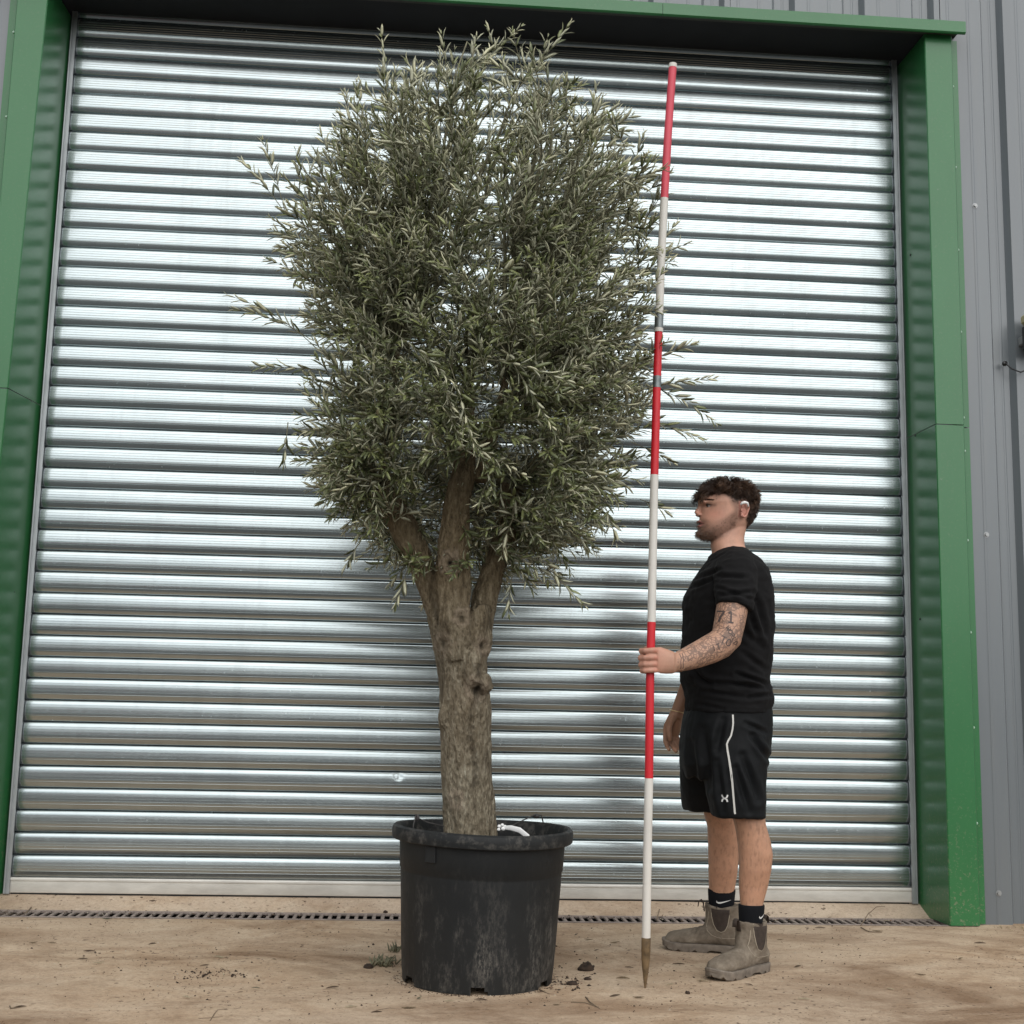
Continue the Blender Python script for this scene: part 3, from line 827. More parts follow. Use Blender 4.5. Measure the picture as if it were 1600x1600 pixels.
# ------------------------------------------------------------------ olive tree
YT = -1.775
def T(px, py, dy=0.0): return Vector(W(px, py, YT + dy))
def olive():
    tree = thing('olive_tree', 'tall olive tree with thick trunk and silvery crown growing in black pot', 'tree', (PC.x, PC.y, 0.43))
    mb = MB()
    def limb(rows, n=22, ry=1.0):
        """rows: (left px, right px, py, depth offset)"""
        path = []; rad = []
        for l, r_, py, dy in rows:
            a = T(l, py, dy); b = T(r_, py, dy)
            path.append((a + b) / 2); rad.append((b - a).length / 2)
        # radius across the limb, not across the picture row
        for i in range(len(path)):
            t = (path[min(i+1, len(path)-1)] - path[max(i-1, 0)]).normalized()
            rad[i] *= max(0.55, abs(t.z))
        mb.tube(path, rad, n, up=(1, 0, 0), flat=ry)
        return path, rad
    limb([(690, 777, 1325, 0), (692, 776, 1300, 0), (692.5, 773, 1260, 0), (691.5, 769, 1198, 0), (689, 769, 1141, 0), (685, 771, 1112, 0), (686, 768, 1076, 0), (682, 762, 1040, 0), (675, 765, 1010, 0), (668, 768, 975, 0), (664, 765, 955, 0)])
    limb([(676, 742, 1010, -0.02), (664, 712, 965, -0.01), (655, 694, 935, 0.0), (637, 681, 880, 0.02), (611, 662, 835, 0.035), (591, 641, 795, 0.04), (574, 616, 766, 0.05), (569, 602, 752, 0.055)], 18)
    limb([(690, 752, 1030, -0.035), (682, 744, 985, -0.04), (679.5, 737, 935, -0.045), (679.5, 733.5, 897, -0.045), (683, 734, 850, -0.04), (692, 736, 790, -0.03), (702, 742, 745, -0.02), (710, 744, 700, -0.01), (719, 740, 650, 0.0), (726, 742, 600, 0.01)], 18)
    limb([(725, 768, 1000, 0.03), (735, 772, 960, 0.04), (738, 778, 928, 0.06), (754, 789, 888, 0.08), (768, 806, 850, 0.10), (776, 813, 805, 0.12), (785, 812, 755, 0.13)], 18)
    # side fork of the middle limb, thinner leaders going up into the crown
    limb([(738, 760, 752, -0.02), (752, 768, 710, -0.02), (770, 784, 655, 0.0), (785, 797, 590, 0.02)], 12)
    limb([(596, 614, 775, 0.05), (594, 608, 735, 0.06), (600, 612, 690, 0.06), (610, 620, 620, 0.05), (618, 627, 540, 0.05)], 12)
    # burl and collar under it, left swelling, knot collar
    mb.ball(T(752, 1064, -0.07), (0.040, 0.045, 0.040), 14, 10); mb.ball(T(738, 1040, -0.075), (0.035, 0.040, 0.07), 14, 10)
    mb.ball(T(763, 1073, -0.055), (0.022, 0.035, 0.022), 12, 8); mb.ball(T(692, 1118, -0.02), (0.020, 0.05, 0.05), 12, 8)
    mb.ball(T(760, 1000, 0.0), (0.022, 0.04, 0.05), 12, 8); mb.ball(T(703, 880, -0.085), (0.030, 0.022, 0.032), 14, 10)
    mb.ball(T(590, 775, 0.02), (0.036, 0.032, 0.03), 12, 8); mb.ball(T(700, 960, -0.085), (0.025, 0.03, 0.07), 12, 8); mb.ball(T(728, 990, -0.085), (0.03, 0.025, 0.06), 12, 8)
    me = remeshed(mb, 0.0045, 5)
    co = coords(me); no = normals(me)
    d = np.zeros(len(co)); kn = np.zeros(len(co))
    ptr = PX(co); sc = np.zeros(len(co))
    knots = [(703, 879, 6.5, .018), (595, 787, 3.5, .010), (577, 770, 4, .009), (722, 966, 5, .007), (690, 1005, 6, .006), (744, 1078, 7, .010), (755, 1010, 5, .008), (712, 1250, 5, .003)]
    for i, p in enumerate(co):
        q = Vector(p)
        d[i] = 0.009*noise.fractal(Vector((q.x*9, q.y*9, q.z*2.6)), 0.8, 2.2, 4) + 0.0036*noise.fractal(Vector((q.x*42, q.y*42, q.z*10)), 0.8, 2.1, 3) + 0.0016*noise.noise(Vector((q.x*130, q.y*130, q.z*60)))
        for kx, ky, r0, dep in knots:
            L = math.hypot(ptr[i, 0]-kx, (ptr[i, 1]-ky)*.8)*(1 + .45*noise.noise(q*55 + Vector((kx, 0, 0))))
            if L < r0*4 and q.y < YT + .02:
                d[i] += -dep*math.exp(-(L/r0)**2) + dep*.55*math.exp(-((L-1.9*r0)/(r0*.7))**2); kn[i] = max(kn[i], math.exp(-(L/(r0*0.85))**4)*min(1, dep/.012)); sc[i] = max(sc[i], math.exp(-((L-1.7*r0)/(r0*.9))**2))
        # cracked furrow down the front of the trunk, under the burl
        u = (q - T(742, 1100, -0.09))
        if q.y < YT and 0.62 < q.z < 1.03:
            ax = abs(q.x - (T(740, 1090).x + 0.012*math.sin(q.z*21)))
            d[i] -= 0.012*math.exp(-(ax/0.010)**2)*(.5+.5*noise.noise(q*30)); kn[i] = max(kn[i], 0.75*math.exp(-(ax/0.013)**2) * (0.5+0.5*noise.noise(q*70)))
    # furrows where the limbs part
        for lx, ly in ((676, 960), (738, 950)):
            c = T(lx, ly)
            if q.y < YT + 0.02 and abs(q.z - c.z) < 0.16:
                ax = abs(q.x - c.x - (q.z - c.z)*(-0.12 if lx < 700 else 0.06))
                d[i] -= 0.016*math.exp(-(ax/0.012)**2)*max(0, 1-abs(q.z-c.z)/0.16); kn[i] = max(kn[i], .5*math.exp(-(ax/0.010)**2)*max(0, 1-abs(q.z-c.z)/0.16))
    set_coords(me, co + no*d[:, None])
    set_fac(me, 'knot', np.clip(kn, 0, 1))
    set_fac(me, 'scar', np.clip(sc, 0, 1))
    set_fac(me, 'upper', np.clip((co[:, 2] - 1.02)/0.35, 0, 1))
    o = link('trunk', me, MAT['bark']); reparent(o, tree)

    # ---------------- crown
    # outline of the leafy mass as the photograph shows it, at the trunk's distance
    out_px = [(596,150),(640,140),(672,105),(722,72),(800,62),(846,75),(872,125),(905,160),(948,175),(985,215),(1012,262),(1038,300),(1042,380),(1030,440),(1026,520),(1018,590),(1015,650),(1000,700),(985,760),(958,820),(930,850),(900,870),(850,905),(800,915),(770,880),(730,820),(690,790),(650,860),(640,905),(605,895),(565,860),(525,800),(495,765),(470,720),(462,650),(485,600),(500,560),(490,510),(468,470),(455,425),(428,380),(418,330),(455,300),(500,265),(520,215),(540,165)]
    poly = np.array([(T(x, y).x, T(x, y).z) for x, y in out_px])
    zmin, zmax = poly[:, 1].min(), poly[:, 1].max()
    zs = np.linspace(zmin, zmax, 60); lo = []; hi = []
    for z in zs:
        xs = []
        for i in range(len(poly)):
            (x0, z0), (x1, z1) = poly[i], poly[(i+1) % len(poly)]
            if (z0 - z)*(z1 - z) <= 0 and z0 != z1: xs.append(x0 + (x1-x0)*(z-z0)/(z1-z0))
        lo.append(min(xs) if xs else 2.0); hi.append(max(xs) if xs else 2.1)
    lo = np.array(lo); hi = np.array(hi)
    def extent(z): return float(np.interp(z, zs, lo)), float(np.interp(z, zs, hi))
    def inside(p, grow=1.0):
        if not (zmin < p[2] < zmax): return 9
        a, b = extent(p[2]); c = (a+b)/2; w = max(0.02, (b-a)/2)*grow
        dep = min(w*0.98, 0.62)*(1.0 if p[2] > 1.6 else 0.9)
        return math.hypot((p[0]-c)/w, (p[1]-YT-0.03)/dep)*(1 + .10*noise.noise(Vector((p[0]*4.5, p[1]*4.5, p[2]*4.5))))
    R = random.Random(11)
    starts = [T(593, 760, 0.055), T(618, 545, 0.05), T(735, 605, 0.01), T(791, 592, 0.02), T(800, 760, 0.13), T(605, 690, 0.06), T(725, 680, 0.0), T(770, 660, 0.0)]
    # crown branches
    branches = []
    tries = 0
    while len(branches) < 265 and tries < 9000:
        tries += 1
        z = R.uniform(zmin + 0.05, zmax - 0.02) if R.random() < .72 else R.uniform(zmin + 0.03, zmin + 0.85); a, b = extent(z)
        p = Vector((R.uniform(a, b), YT + R.uniform(-0.62, 0.62), z))
        u = inside(p)
        if p.y < YT and abs(p.x - T(700, 800).x) < .20 and p.z < T(700, 760).z: continue
        if u > 0.97 or (u < 0.45 and R.random() < 0.75): continue
        if any((p - q[-1]).length < 0.105 for q in branches): continue
        # nearest start that lies below or beside
        st = min(starts, key=lambda s: (p - s).length + 0.5*max(0, s.z - p.z))
        L = (p - st).length
        mid = st.lerp(p, 0.45) + Vector((0, 0, 0.10*L)) + Vector((R.uniform(-1, 1), R.uniform(-1, 1), R.uniform(-0.4, 0.6)))*0.07*L
        pts = []
        for k in range(9):
            t_ = k/8
            q = st*(1-t_)**2 + mid*2*t_*(1-t_) + p*t_*t_
            pts.append(q + Vector((noise.noise(q*5), noise.noise(q*5+Vector((9, 0, 0))), noise.noise(q*5+Vector((0, 9, 0)))))*0.03*t_)
        branches.append(pts)
    bm_ = MB()
    for pts in branches:
        L = sum((pts[i+1]-pts[i]).length for i in range(8))
        r0 = 0.0045 + 0.006*min(1, L/1.2)
        bm_.tube(pts, [r0*(1 - 0.75*k/8) for k in range(9)], 5)
    o = bm_.build('branches', MAT['twig']); reparent(o, tree); tag(o, kind='stuff')

    # a leafy twig: a curved stem with opposite pairs of slim leaves
    LT = [0, 0.30, 0.68, 1.0]
    def leaf(V, F, MI, TN, base, d, side, nrm, L, wd, tone):
        b0 = len(V)
        mid1 = base + d*(L*0.33) + nrm*(L*0.018); mid2 = base + d*(L*0.70) + nrm*(L*0.012); tip = base + d*L - nrm*(L*0.05)
        th = nrm*(-0.0006)
        w1 = side*(wd*0.46); w2 = side*(wd*0.42); fold = nrm*(wd*0.16)
        V += [base, mid1, mid2, tip, mid1 - w1 + fold, mid1 + w1 + fold, mid2 - w2 + fold, mid2 + w2 + fold, mid1 + th*2, mid2 + th*2]
        F += [(b0, b0+5, b0+1), (b0, b0+1, b0+4), (b0+1, b0+5, b0+7, b0+2), (b0+1, b0+2, b0+6, b0+4), (b0+2, b0+7, b0+3), (b0+2, b0+3, b0+6),
              (b0, b0+8, b0+5), (b0, b0+4, b0+8), (b0+8, b0+9, b0+7, b0+5), (b0+8, b0+4, b0+6, b0+9), (b0+9, b0+3, b0+7), (b0+9, b0+6, b0+3)]
        MI += [0]*6 + [1]*6; TN += [tone]*10
    def sprig(base, d, L, droop, R, ang=0.75, leafL=0.058, bare=0.12, split=False):
        """returns (V,F,MI,tone) of stem and leaves; with split=True the leaves come as a list"""
        V, F, MI, TN = [], [], [], []
        d = d.normalized()
        n = max(5, int(L/0.024))
        pts = []; dirs = []; p = Vector(base); dd = Vector(d)
        bend = Vector((R.uniform(-1, 1), R.uniform(-1, 1), R.uniform(-0.5, 0.5)))*0.05
        for k in range(n+1):
            pts.append(p.copy()); dirs.append(dd.copy())
            dd = (dd + Vector((0, 0, -droop/n)) + bend*(4.0/n)).normalized(); p = p + dd*(L/n)
        # stem
        s = MB(); s.tube(pts, [0.0021*(1-0.68*k/n) for k in range(n+1)], 4, up=(0.3, 0.5, 0.8), cap=False)
        V += [Vector(q) for q in s.v]; F += s.f; MI += [2]*len(s.f); TN += [0.5]*len(s.v)
        spin = R.uniform(0, PI); leaves = []
        side0 = d.orthogonal().normalized()
        for k in range(n+1):
            tt = k/n
            if tt < bare: continue
            t_ = dirs[k]; sd_ = (side0 - t_*side0.dot(t_)).normalized()
            az = spin + k*PI/2 + R.uniform(-0.35, 0.35)
            for h in (0, 1):
                if R.random() < 0.06: continue
                a = az + h*PI
                rad = (Matrix.Rotation(a, 3, t_) @ sd_)
                an = ang*(1.0 - 0.35*tt) + R.uniform(-0.22, 0.22)
                ld = (t_*math.cos(an) + rad*math.sin(an) + Vector((0, 0, R.uniform(-0.15, 0.05)))).normalized()
                nn = (rad*(-math.cos(an)) + t_*math.sin(an))
                nn = (nn*0.75 + Vector((0, 0, 0.45)) + Vector((R.uniform(-1, 1), R.uniform(-1, 1), R.uniform(-1, 1)))*0.60)
                nn = (nn - ld*nn.dot(ld)).normalized()
                sv = ld.cross(nn).normalized()
                l_ = leafL*R.uniform(0.72, 1.12)*(0.72 + 0.55*math.sin(PI*min(1, 0.15+tt*0.8)))*(0.62 if tt > 0.95 else 1)
                tgt = ([], [], [], []) if split else (V, F, MI, TN)
                leaf(*tgt, pts[k], ld, sv, nn, l_, l_*R.uniform(0.165, 0.235), min(1, .10 + .55*R.random() + .40*tt))
                if split: leaves.append(tgt)
        return (V, F, MI, TN), leaves, pts
    LM = [MAT['leaf_top'], MAT['leaf_under'], MAT['twig']]
    def to_mesh(name, V, F, MI, TN):
        me = bpy.data.meshes.new(name); me.from_pydata([tuple(q) for q in V], [], F)
        me.polygons.foreach_set('material_index', MI)
        me.polygons.foreach_set('use_smooth', [True]*len(F))
        set_fac(me, 'tone', TN)
        return me
    sprigs = []
    axis = Vector((T(725, 600).x, YT, 0))
    for pts in branches:
        for k in range(3, 9):
            if k < 5 and R.random() < 0.5: continue
            if R.random() < 0.10: continue
            reps = 1 if k < 8 else 3
            for _ in range(reps + (R.random() < 0.55)):
                f_ = R.random(); b_ = pts[k-1].lerp(pts[k], f_) if k < 8 else pts[k]
                if inside(b_) > 0.98: continue
                tdir = (pts[k] - pts[k-1]).normalized()
                hz = (b_.z - 1.4)/2.0
                outw = Vector((b_.x - axis.x, b_.y - YT, 0)); outw = outw.normalized() if outw.length > 0.05 else Vector((0, -1, 0))
                rnd = Vector((R.gauss(0, 1), R.gauss(0, 1), R.gauss(0, 0.7)))
                d = tdir*0.45 + outw*0.45 + Vector((0, 0, 0.25 + 0.65*hz)) + rnd*0.5
                L = R.uniform(0.13, 0.27)
                droop = R.uniform(0.0, 0.55) + (0.55 if hz < 0.2 else 0)
                end = b_ + d.normalized()*L + Vector((0, 0, -0.25*droop*L))
                if inside(end, 1.0) > 1.07: L *= 0.62; end = b_ + d.normalized()*L
                if inside(end, 1.0) > 1.06: continue
                sprigs.append((b_, d, L, droop))
    # filling twigs between, spread evenly through the crown's volume
    nfill = 0
    while nfill < 880:
        z = R.uniform(zmin, zmax) if R.random() < .88 else R.uniform(zmin, T(700, 730).z); a, b = extent(z)
        p = Vector((R.uniform(a, b), YT + R.uniform(-.64, .60), z)); u = inside(p)
        if u > .93 or (u < .5 and R.random() < .25): continue
        if p.y < YT - .05 and abs(p.x - T(705, 800).x) < .17 and p.z < T(700, 735).z: continue
        hz = (z - 1.4)/2.0
        outw = Vector((p.x - axis.x, p.y - YT, 0)); outw = outw.normalized() if outw.length > .05 else Vector((0, -1, 0))
        d = outw*.6 + Vector((0, 0, .15 + .75*hz)) + Vector((R.gauss(0, 1), R.gauss(0, 1), R.gauss(0, .7)))*.5
        L = R.uniform(.14, .26); droop = R.uniform(0, .5) + (.7 if hz < .15 else 0)
        if inside(p + d.normalized()*L) > 1.04: continue
        sprigs.append((p, d, L, droop)); nfill += 1
    # shoots that stand out of the outline, from the photograph: base px, tip px, depth of base and tip, droop
    hero = [((612,190),(598,52),0.0,0.0,0.0),((745,120),(805,38),-0.05,-0.1,0.25),((820,130),(893,42),-0.1,-0.12,0.15),((735,110),(742,55),0,0,0),
            ((440,325),(383,248),0,0,0.1),((445,330),(420,225),0.05,0.05,0),((468,300),(470,238),0.02,0,0),((495,545),(368,452),-0.1,-0.15,0.55),
            ((485,530),(372,478),-0.05,-0.1,0.5),((510,580),(400,576),-0.1,-0.2,0.25),((1000,570),(1085,538),-0.06,-0.1,0.1),((1000,600),(1120,652),-0.02,-0.05,0.5),
            ((1000,610),(1112,590),-0.1,-0.05,0.2),((985,650),(1095,690),-0.02,-0.05,0.25),((985,690),(1050,722),-0.02,-0.04,0.2),((945,790),(968,845),-0.1,-0.1,0.2),
            ((850,880),(905,948),-0.2,-0.25,0.2),((800,900),(790,955),-0.1,-0.1,0.2),((640,880),(622,950),-0.1,-0.1,0.2),((560,850),(540,885),-0.15,-0.15,0.2),
            ((770,520),(862,690),-0.42,-0.58,0.35),((700,560),(740,700),-0.45,-0.5,0.3),((745,560),(900,600),-0.45,-0.6,0.4),((740,690),(775,760),-0.35,-0.42,0.1),
            ((735,700),(822,742),-0.32,-0.46,0.25),((600,510),(705,600),-0.5,-0.6,0.4),((660,500),(620,485),-0.5,-0.68,0.0),((450,660),(445,720),-0.05,-0.1,0.2),
            ((1010,300),(1046,275),-0.1,-0.12,0),((1015,400),(1058,350),-0.06,-0.08,0.1),((1020,420),(1050,405),-0.05,-0.03,0.4),((1000,780),(1045,800),0.1,0.1,0.2),
            ((960,200),(985,180),-0.05,-0.05,0),((545,190),(540,150),0,0,0),((640,150),(655,105),0,0,0),((690,130),(683,85),0,0,0),((860,140),(905,128),0,-0.1,0),((700,120),(690,60),-.1,-.1,0),((775,90),(762,45),.05,.05,.1),((845,110),(850,60),-.1,-.12,0),((660,150),(640,95),-.2,-.2,0),((920,190),(935,140),-.1,-.1,0),((570,200),(562,150),-.05,-.05,0),((520,260),(505,205),-.05,-.05,0),((990,260),(1005,210),-.05,-.05,0)]
    made = 0
    grp = 'twigs'
    for i, (a, b, d0, d1, dr) in enumerate(hero):
        A = T(*a, d0); B = T(*b, d1); L = (B - A).length
        d = (B - A).normalized() + Vector((0, 0, dr*0.45))
        (V, F, MI, TN), leaves, pts = sprig(A, d, L*1.03, dr, R, ang=0.62, leafL=0.050, bare=0.20, split=True)
        o = link('leafy_twig', to_mesh('leafy_twig', V, F, MI, TN), LM); reparent(o, tree)
        for lv in leaves:
            if made < 300:
                c = link('leaf', to_mesh('leaf', *lv), LM[:2]); c.parent = o; c.matrix_parent_inverse = Matrix.Translation(tree.location).inverted() if False else Matrix.Identity(4)
                made += 1
            else:
                # leaves past the limit stay on their twig
                n0 = len(V); V += lv[0]; F += [tuple(q+n0 for q in f) for f in lv[1]]; MI += lv[2]; TN += lv[3]
        if len(V) > 0 and made >= 300:
            o.data = to_mesh('leafy_twig', V, F, MI, TN)
            for mm in LM: o.data.materials.append(mm)
    # twigs nearest the camera stay single, the rest is one mass
    sprigs.sort(key=lambda s: (Vector(CP) - s[0]).length)
    V, F, MI, TN = [], [], [], []
    nl = 0
    for i, (b_, d, L, dr) in enumerate(sprigs):
        hz = (b_.z - 1.4)/2.0
        g, _, _ = sprig(b_, d, L, dr, R, ang=0.85 - 0.25*hz, leafL=0.049)
        nl += len(g[1])
        if i < 250:
            o = link('leafy_twig', to_mesh('leafy_twig', *g), LM); reparent(o, tree)
        else:
            n0 = len(V); V += g[0]; F += [tuple(q+n0 for q in f) for f in g[1]]; MI += g[2]; TN += g[3]
    o = link('foliage', to_mesh('foliage', V, F, MI, TN), LM); reparent(o, tree); tag(o, kind='stuff')
    print('sprigs', len(sprigs), 'branches', len(branches), 'faces', nl, 'leaf parts', made)
olive()

# ------------------------------------------------------------------ the man
def project_mesh(pts2, faces, origin, u, v, ray, bvh, off=0.0012):
    """lay a flat drawing (2-D points) on a curved surface by casting it along ray"""
    out = []
    for a, b in pts2:
        p = origin + u*a + v*b - ray*0.4
        hit, n, _, _ = bvh.ray_cast(p, ray)
        out.append((hit + n*(off if n.dot(ray) < 0 else -off)) if hit is not None else origin + u*a + v*b)
    mb = MB(); mb.add(out, faces); return mb

def ribbon2(pts, w, close=False):
    """2-D stroke of width w (or list of widths) -> points and quads"""
    pts = [Vector((p[0], p[1])) for p in pts]; P = []; F = []
    ws = w if hasattr(w, '__len__') else [w]*len(pts)
    for i, p in enumerate(pts):
        t = (pts[min(i+1, len(pts)-1)] - pts[max(i-1, 0)]); t.normalize(); n = Vector((-t.y, t.x))
        P += [tuple(p + n*ws[i]/2), tuple(p - n*ws[i]/2)]
    for i in range(len(pts)-1): F.append((2*i, 2*i+1, 2*i+3, 2*i+2))
    return P, F

def man():
    YB = -1.53
    pm = thing('person', 'man in black t-shirt and shorts holding the banded pole beside the tree', 'person', (2.95, -1.5, 0))
    def sec(l, r, py, Y, hd, e=2.2, n=28, egg=0.0):
        a = Vector(W(l, py, Y)); b = Vector(W(r, py, Y)); c = (a+b)/2; hw = (b-a).length/2
        out = []
        for k in range(n):
            t = 2*PI*k/n; ct, st = math.cos(t), math.sin(t)
            x = hw*math.copysign(abs(ct)**(2/e), ct); y = hd*math.copysign(abs(st)**(2/e), st)
            if egg: y *= 1 - egg*max(0, -ct)**1.6
            out.append(c + Vector((x, y, 0)))
        return out
    # ---- body
    mb = MB()
    leg_near = [(1116,1192,1165,-1.61,.085),(1122,1189,1205,-1.63,.078),(1132,1188,1245,-1.64,.070),(1143,1193,1270,-1.64,.064),(1149,1196,1290,-1.645,.060),(1153,1203.5,1315,-1.645,.058),(1155,1206.5,1335,-1.645,.056),(1155.5,1204.5,1358,-1.645,.051),(1155,1199,1385,-1.64,.042),(1157,1192,1411,-1.64,.035),(1158,1190,1445,-1.64,.036)]
    leg_far = [(1078,1150,1165,-1.43,.085),(1084,1150,1205,-1.40,.080),(1090,1150,1245,-1.37,.074),(1099.5,1150,1268,-1.35,.064),(1106,1151,1292,-1.32,.060),(1107,1153.5,1318,-1.30,.057),(1107.5,1153.5,1338,-1.29,.055),(1107.5,1152,1360,-1.285,.050),(1108,1148,1385,-1.275,.041),(1109,1145.5,1405,-1.27,.035),(1110,1145,1440,-1.27,.036)]
    for leg in (leg_near, leg_far): mb.loft([sec(l, r, py, Y, hd) for l, r, py, Y, hd in leg])
    mb.loft([sec(l, r, py, YB, hd) for py, l, r, hd in [(864,1122,1170,.085),(880,1108,1186,.155),(905,1094,1196,.180),(950,1077,1199,.178),(1000,1076,1198,.163),(1060,1076,1192,.152),(1110,1078,1196,.160),(1140,1076,1193,.165),(1165,1085,1186,.12)]])
    # neck
    mb.loft([sec(l, r, py, YB, hd) for py, l, r, hd in [(806,1118,1168,.056),(826,1117,1165,.056),(840,1111.5,1162,.057),(852,1111,1162.5,.058),(864,1113,1167,.064),(880,1110,1176,.085)]])
    # head
    H = [(754,1128,1152,.020),(758,1114,1164,.042),(765,1102,1173,.062),(774,1095.5,1179,.073),(782,1091.2,1181,.077),(788,1090.6,1181.5,.0775),(794,1094.0,1181.5,.076),(800,1094.5,1180.5,.0745),(807,1093.8,1178,.073),(814,1092.6,1174,.070),(820,1093.2,1169,.067),(827,1092.2,1162,.062),(834,1090.5,1152,.054),(839.5,1091.5,1142,.044),(844,1096,1130,.028)]
    mb.loft([sec(l, r, py, YB, hd, 2.25, 36, 0.33) for py, l, r, hd in H])
    def B(px, py, dy, r, seg=12, ring=9):
        mb.ball(W(px, py, YB) + np.array([0, dy, 0]), r, seg, ring)
    mb.tube([W(1095.0, 784, YB), W(1093.8, 789, YB), W(1093.4, 793, YB), W(1090.4, 798, YB), W(1087.4, 802.6, YB)], [.0080, .0080, .0080, .0090, .0090], 12)
    for s in (-1, 1):
        B(1105.5, 788.8, s*.0310, (.0115, .0085, .0052)); B(1105.5, 796.0, s*.0315, (.012, .0085, .0048))
        B(1091.8, 804.6, s*.0095, (.0100, .0070, .0068)); B(1096.5, 786.6, s*.026, (.008, .022, .0065))
    B(1089.2, 805.0, 0, (.0070, .0070, .0050))
    B(1091.2, 815.6, 0, (.0078, .021, .0050)); B(1092.2, 822.6, 0, (.0078, .019, .0055)); B(1092.6, 835, 0, (.014, .022, .014))
    # ears
    for s in (-1, 1):
        c = Vector(W(1154.5, 802, YB)) + Vector((0, s*0.0775, 0))
        tilt = Matrix.Rotation(math.radians(12), 3, 'Y') @ Matrix.Rotation(s*math.radians(-20), 3, 'Z')
        mb.ball(c + Vector((-.003, -s*.003, 0)), (.0135, .0050, .025), 14, 10, mat=tilt)
        pts = []
        for k in range(15):
            a = math.radians(-125 + 290*k/14)
            pts.append(c + tilt @ Vector((math.cos(a)*0.0155*(1 if math.sin(a) > 0 else .8), s*.0065, math.sin(a)*0.0265)))
        mb.tube(pts, [.0042]*4 + [.0040]*7 + [.0036]*4, 8)
        mb.ball(c + tilt @ Vector((-.006, s*.003, -.022)), (.0075, .0050, .0085), 10, 8, mat=tilt)
        mb.ball(c + tilt @ Vector((-.014, s*.004, -.004)), (.004, .004, .007), 8, 6)
    # near arm, bent at the elbow, reaching forward to the pole
    mb.tube([W(1152, 890, -1.685), W(1149, 920, -1.725), W(1144, 950, -1.755), W(1139.5, 975, -1.775), W(1135, 996, -1.788), W(1124, 1007, -1.80), W(1108, 1015, -1.82), W(1090, 1023, -1.843), W(1072, 1030, -1.868), W(1057, 1035, -1.890), W(1048, 1035.5, -1.900)],
            [.060, .060, .056, .054, .0535, .052, .0495, .0445, .0385, .0325, .0325], 20, up=(0, 1, 0))
    mb.ball(W(1143, 1000, -1.79), (.032, .035, .035), 12, 9)
    # near hand closed round the pole
    P0 = pole_at(1031); ax = (pole_at(1010) - pole_at(1053)).normalized()
    wr = Vector(W(1057, 1035, -1.890))
    def hp(dx, dy, py): q = pole_at(py); return q + Vector((dx, dy, 0))
    def hring(c, h, th, tilt=0.0):
        return [c + Vector((0.25*h*math.cos(2*PI*k/20)*tilt, th*math.sin(2*PI*k/20), h*math.copysign(abs(math.cos(2*PI*k/20))**0.85, math.cos(2*PI*k/20)))) for k in range(20)]
    mb.loft([hring(wr + Vector((0.02, 0, 0)), .031, .026), hring(wr, .032, .025), hring(hp(.075, -.010, 1034.5), .037, .024), hring(hp(.050, -.016, 1033), .042, .021), hring(hp(.030, -.022, 1031.5), .044, .0175), hring(hp(.018, -.026, 1031), .042, .014)])
    fr = [(1016.5, .0100, 1.00), (1027.5, .0103, 1.06), (1038.0, .0098, 1.0), (1047.5, .0086, .86)]
    for i, (py, r, ln) in enumerate(fr):
        e = (-.001, -.003, -.001, .003)[i]
        path = [hp(.030, -.024, py*0.9+1031*0.1), hp(.012, -.0275, py), hp(-.008, -.0285, py+.6), hp(-.0245-.0*i, -.0225, py+1.0), hp(-.0320+e, -.0080, py+1.2), hp(-.0285+e, .0085, py+1.4), hp(-.0165, .0225, py+1.6), hp(.000, .0262, py+1.6), hp(.014*ln, .0235, py+1.6)]
        mb.tube(path, [r*.95, r*1.06, r*.98, r*.97, r*1.06, r*.96, r*.95, r*.9, r*.72], 12, up=(0, 0, 1))
        mb.ball(hp(.016, -.0285, py), (r*1.1, r*.78, r*.95), 10, 8)
    mb.tube([hp(.070, .004, 1030), hp(.046, .022, 1022), hp(.024, .034, 1017), hp(.000, .036, 1014), hp(-.016, .030, 1012.5)], [.016, .0150, .0125, .0112, .0085], 12)
    # far arm hanging, hand relaxed beside the thigh
    YF = -1.275
    mb.tube([W(1140, 890, -1.36), W(1128, 930, -1.325), W(1108, 985, -1.29), W(1092, 1030, -1.28), W(1078, 1070, -1.275), W(1066, 1096, -1.275), W(1059, 1112, -1.275), W(1055, 1121, -1.275)], [.058, .052, .046, .043, .036, .029, .0255, .027], 18)
    hc = Vector(W(1050, 1138, YF))
    def fp(px, py, dy): return Vector(W(px, py, YF)) + Vector((0, dy, 0))
    def pr(px, py, a, b, dy=0): 
        c = fp(px, py, dy); return [c + Vector((a*math.cos(2*PI*k/18), b*math.sin(2*PI*k/18), -.12*a*math.cos(2*PI*k/18))) for k in range(18)]
    mb.loft([pr(1057, 1115, .026, .022), pr(1053.5, 1125, .030, .020), pr(1050.5, 1135, .034, .018), pr(1049, 1144, .033, .016), pr(1049, 1149, .028, .013)])
    for i, (px, dx, ln, r) in enumerate([(1039.5, -.5, 1.0, .0088), (1045.5, 1.2, 1.12, .0090), (1051.5, 2.0, 1.05, .0085), (1057, 2.4, .85, .0075)]):
        q = [fp(px+1.5, 1138, 0), fp(px, 1148, -.002), fp(px+dx, 1148+10*ln, -.007), fp(px+dx*2+2.5, 1148+18*ln, -.020), fp(px+dx*3+5.5, 1148+24*ln, -.034)]
        mb.tube(q, [r*1.1, r*1.1, r*1.02, r*.95, r*.72], 12)
    mb.tube([fp(1052, 1119, -.016), fp(1045, 1129, -.030), fp(1042, 1141, -.038), fp(1043, 1151, -.042), fp(1044.5, 1157.5, -.043)], [.014, .0125, .0108, .0102, .0075], 12)
    me = remeshed(mb, 0.0028, 3)
    # colours and small shaping, measured in the side view of the body's own middle plane
    co = coords(me)
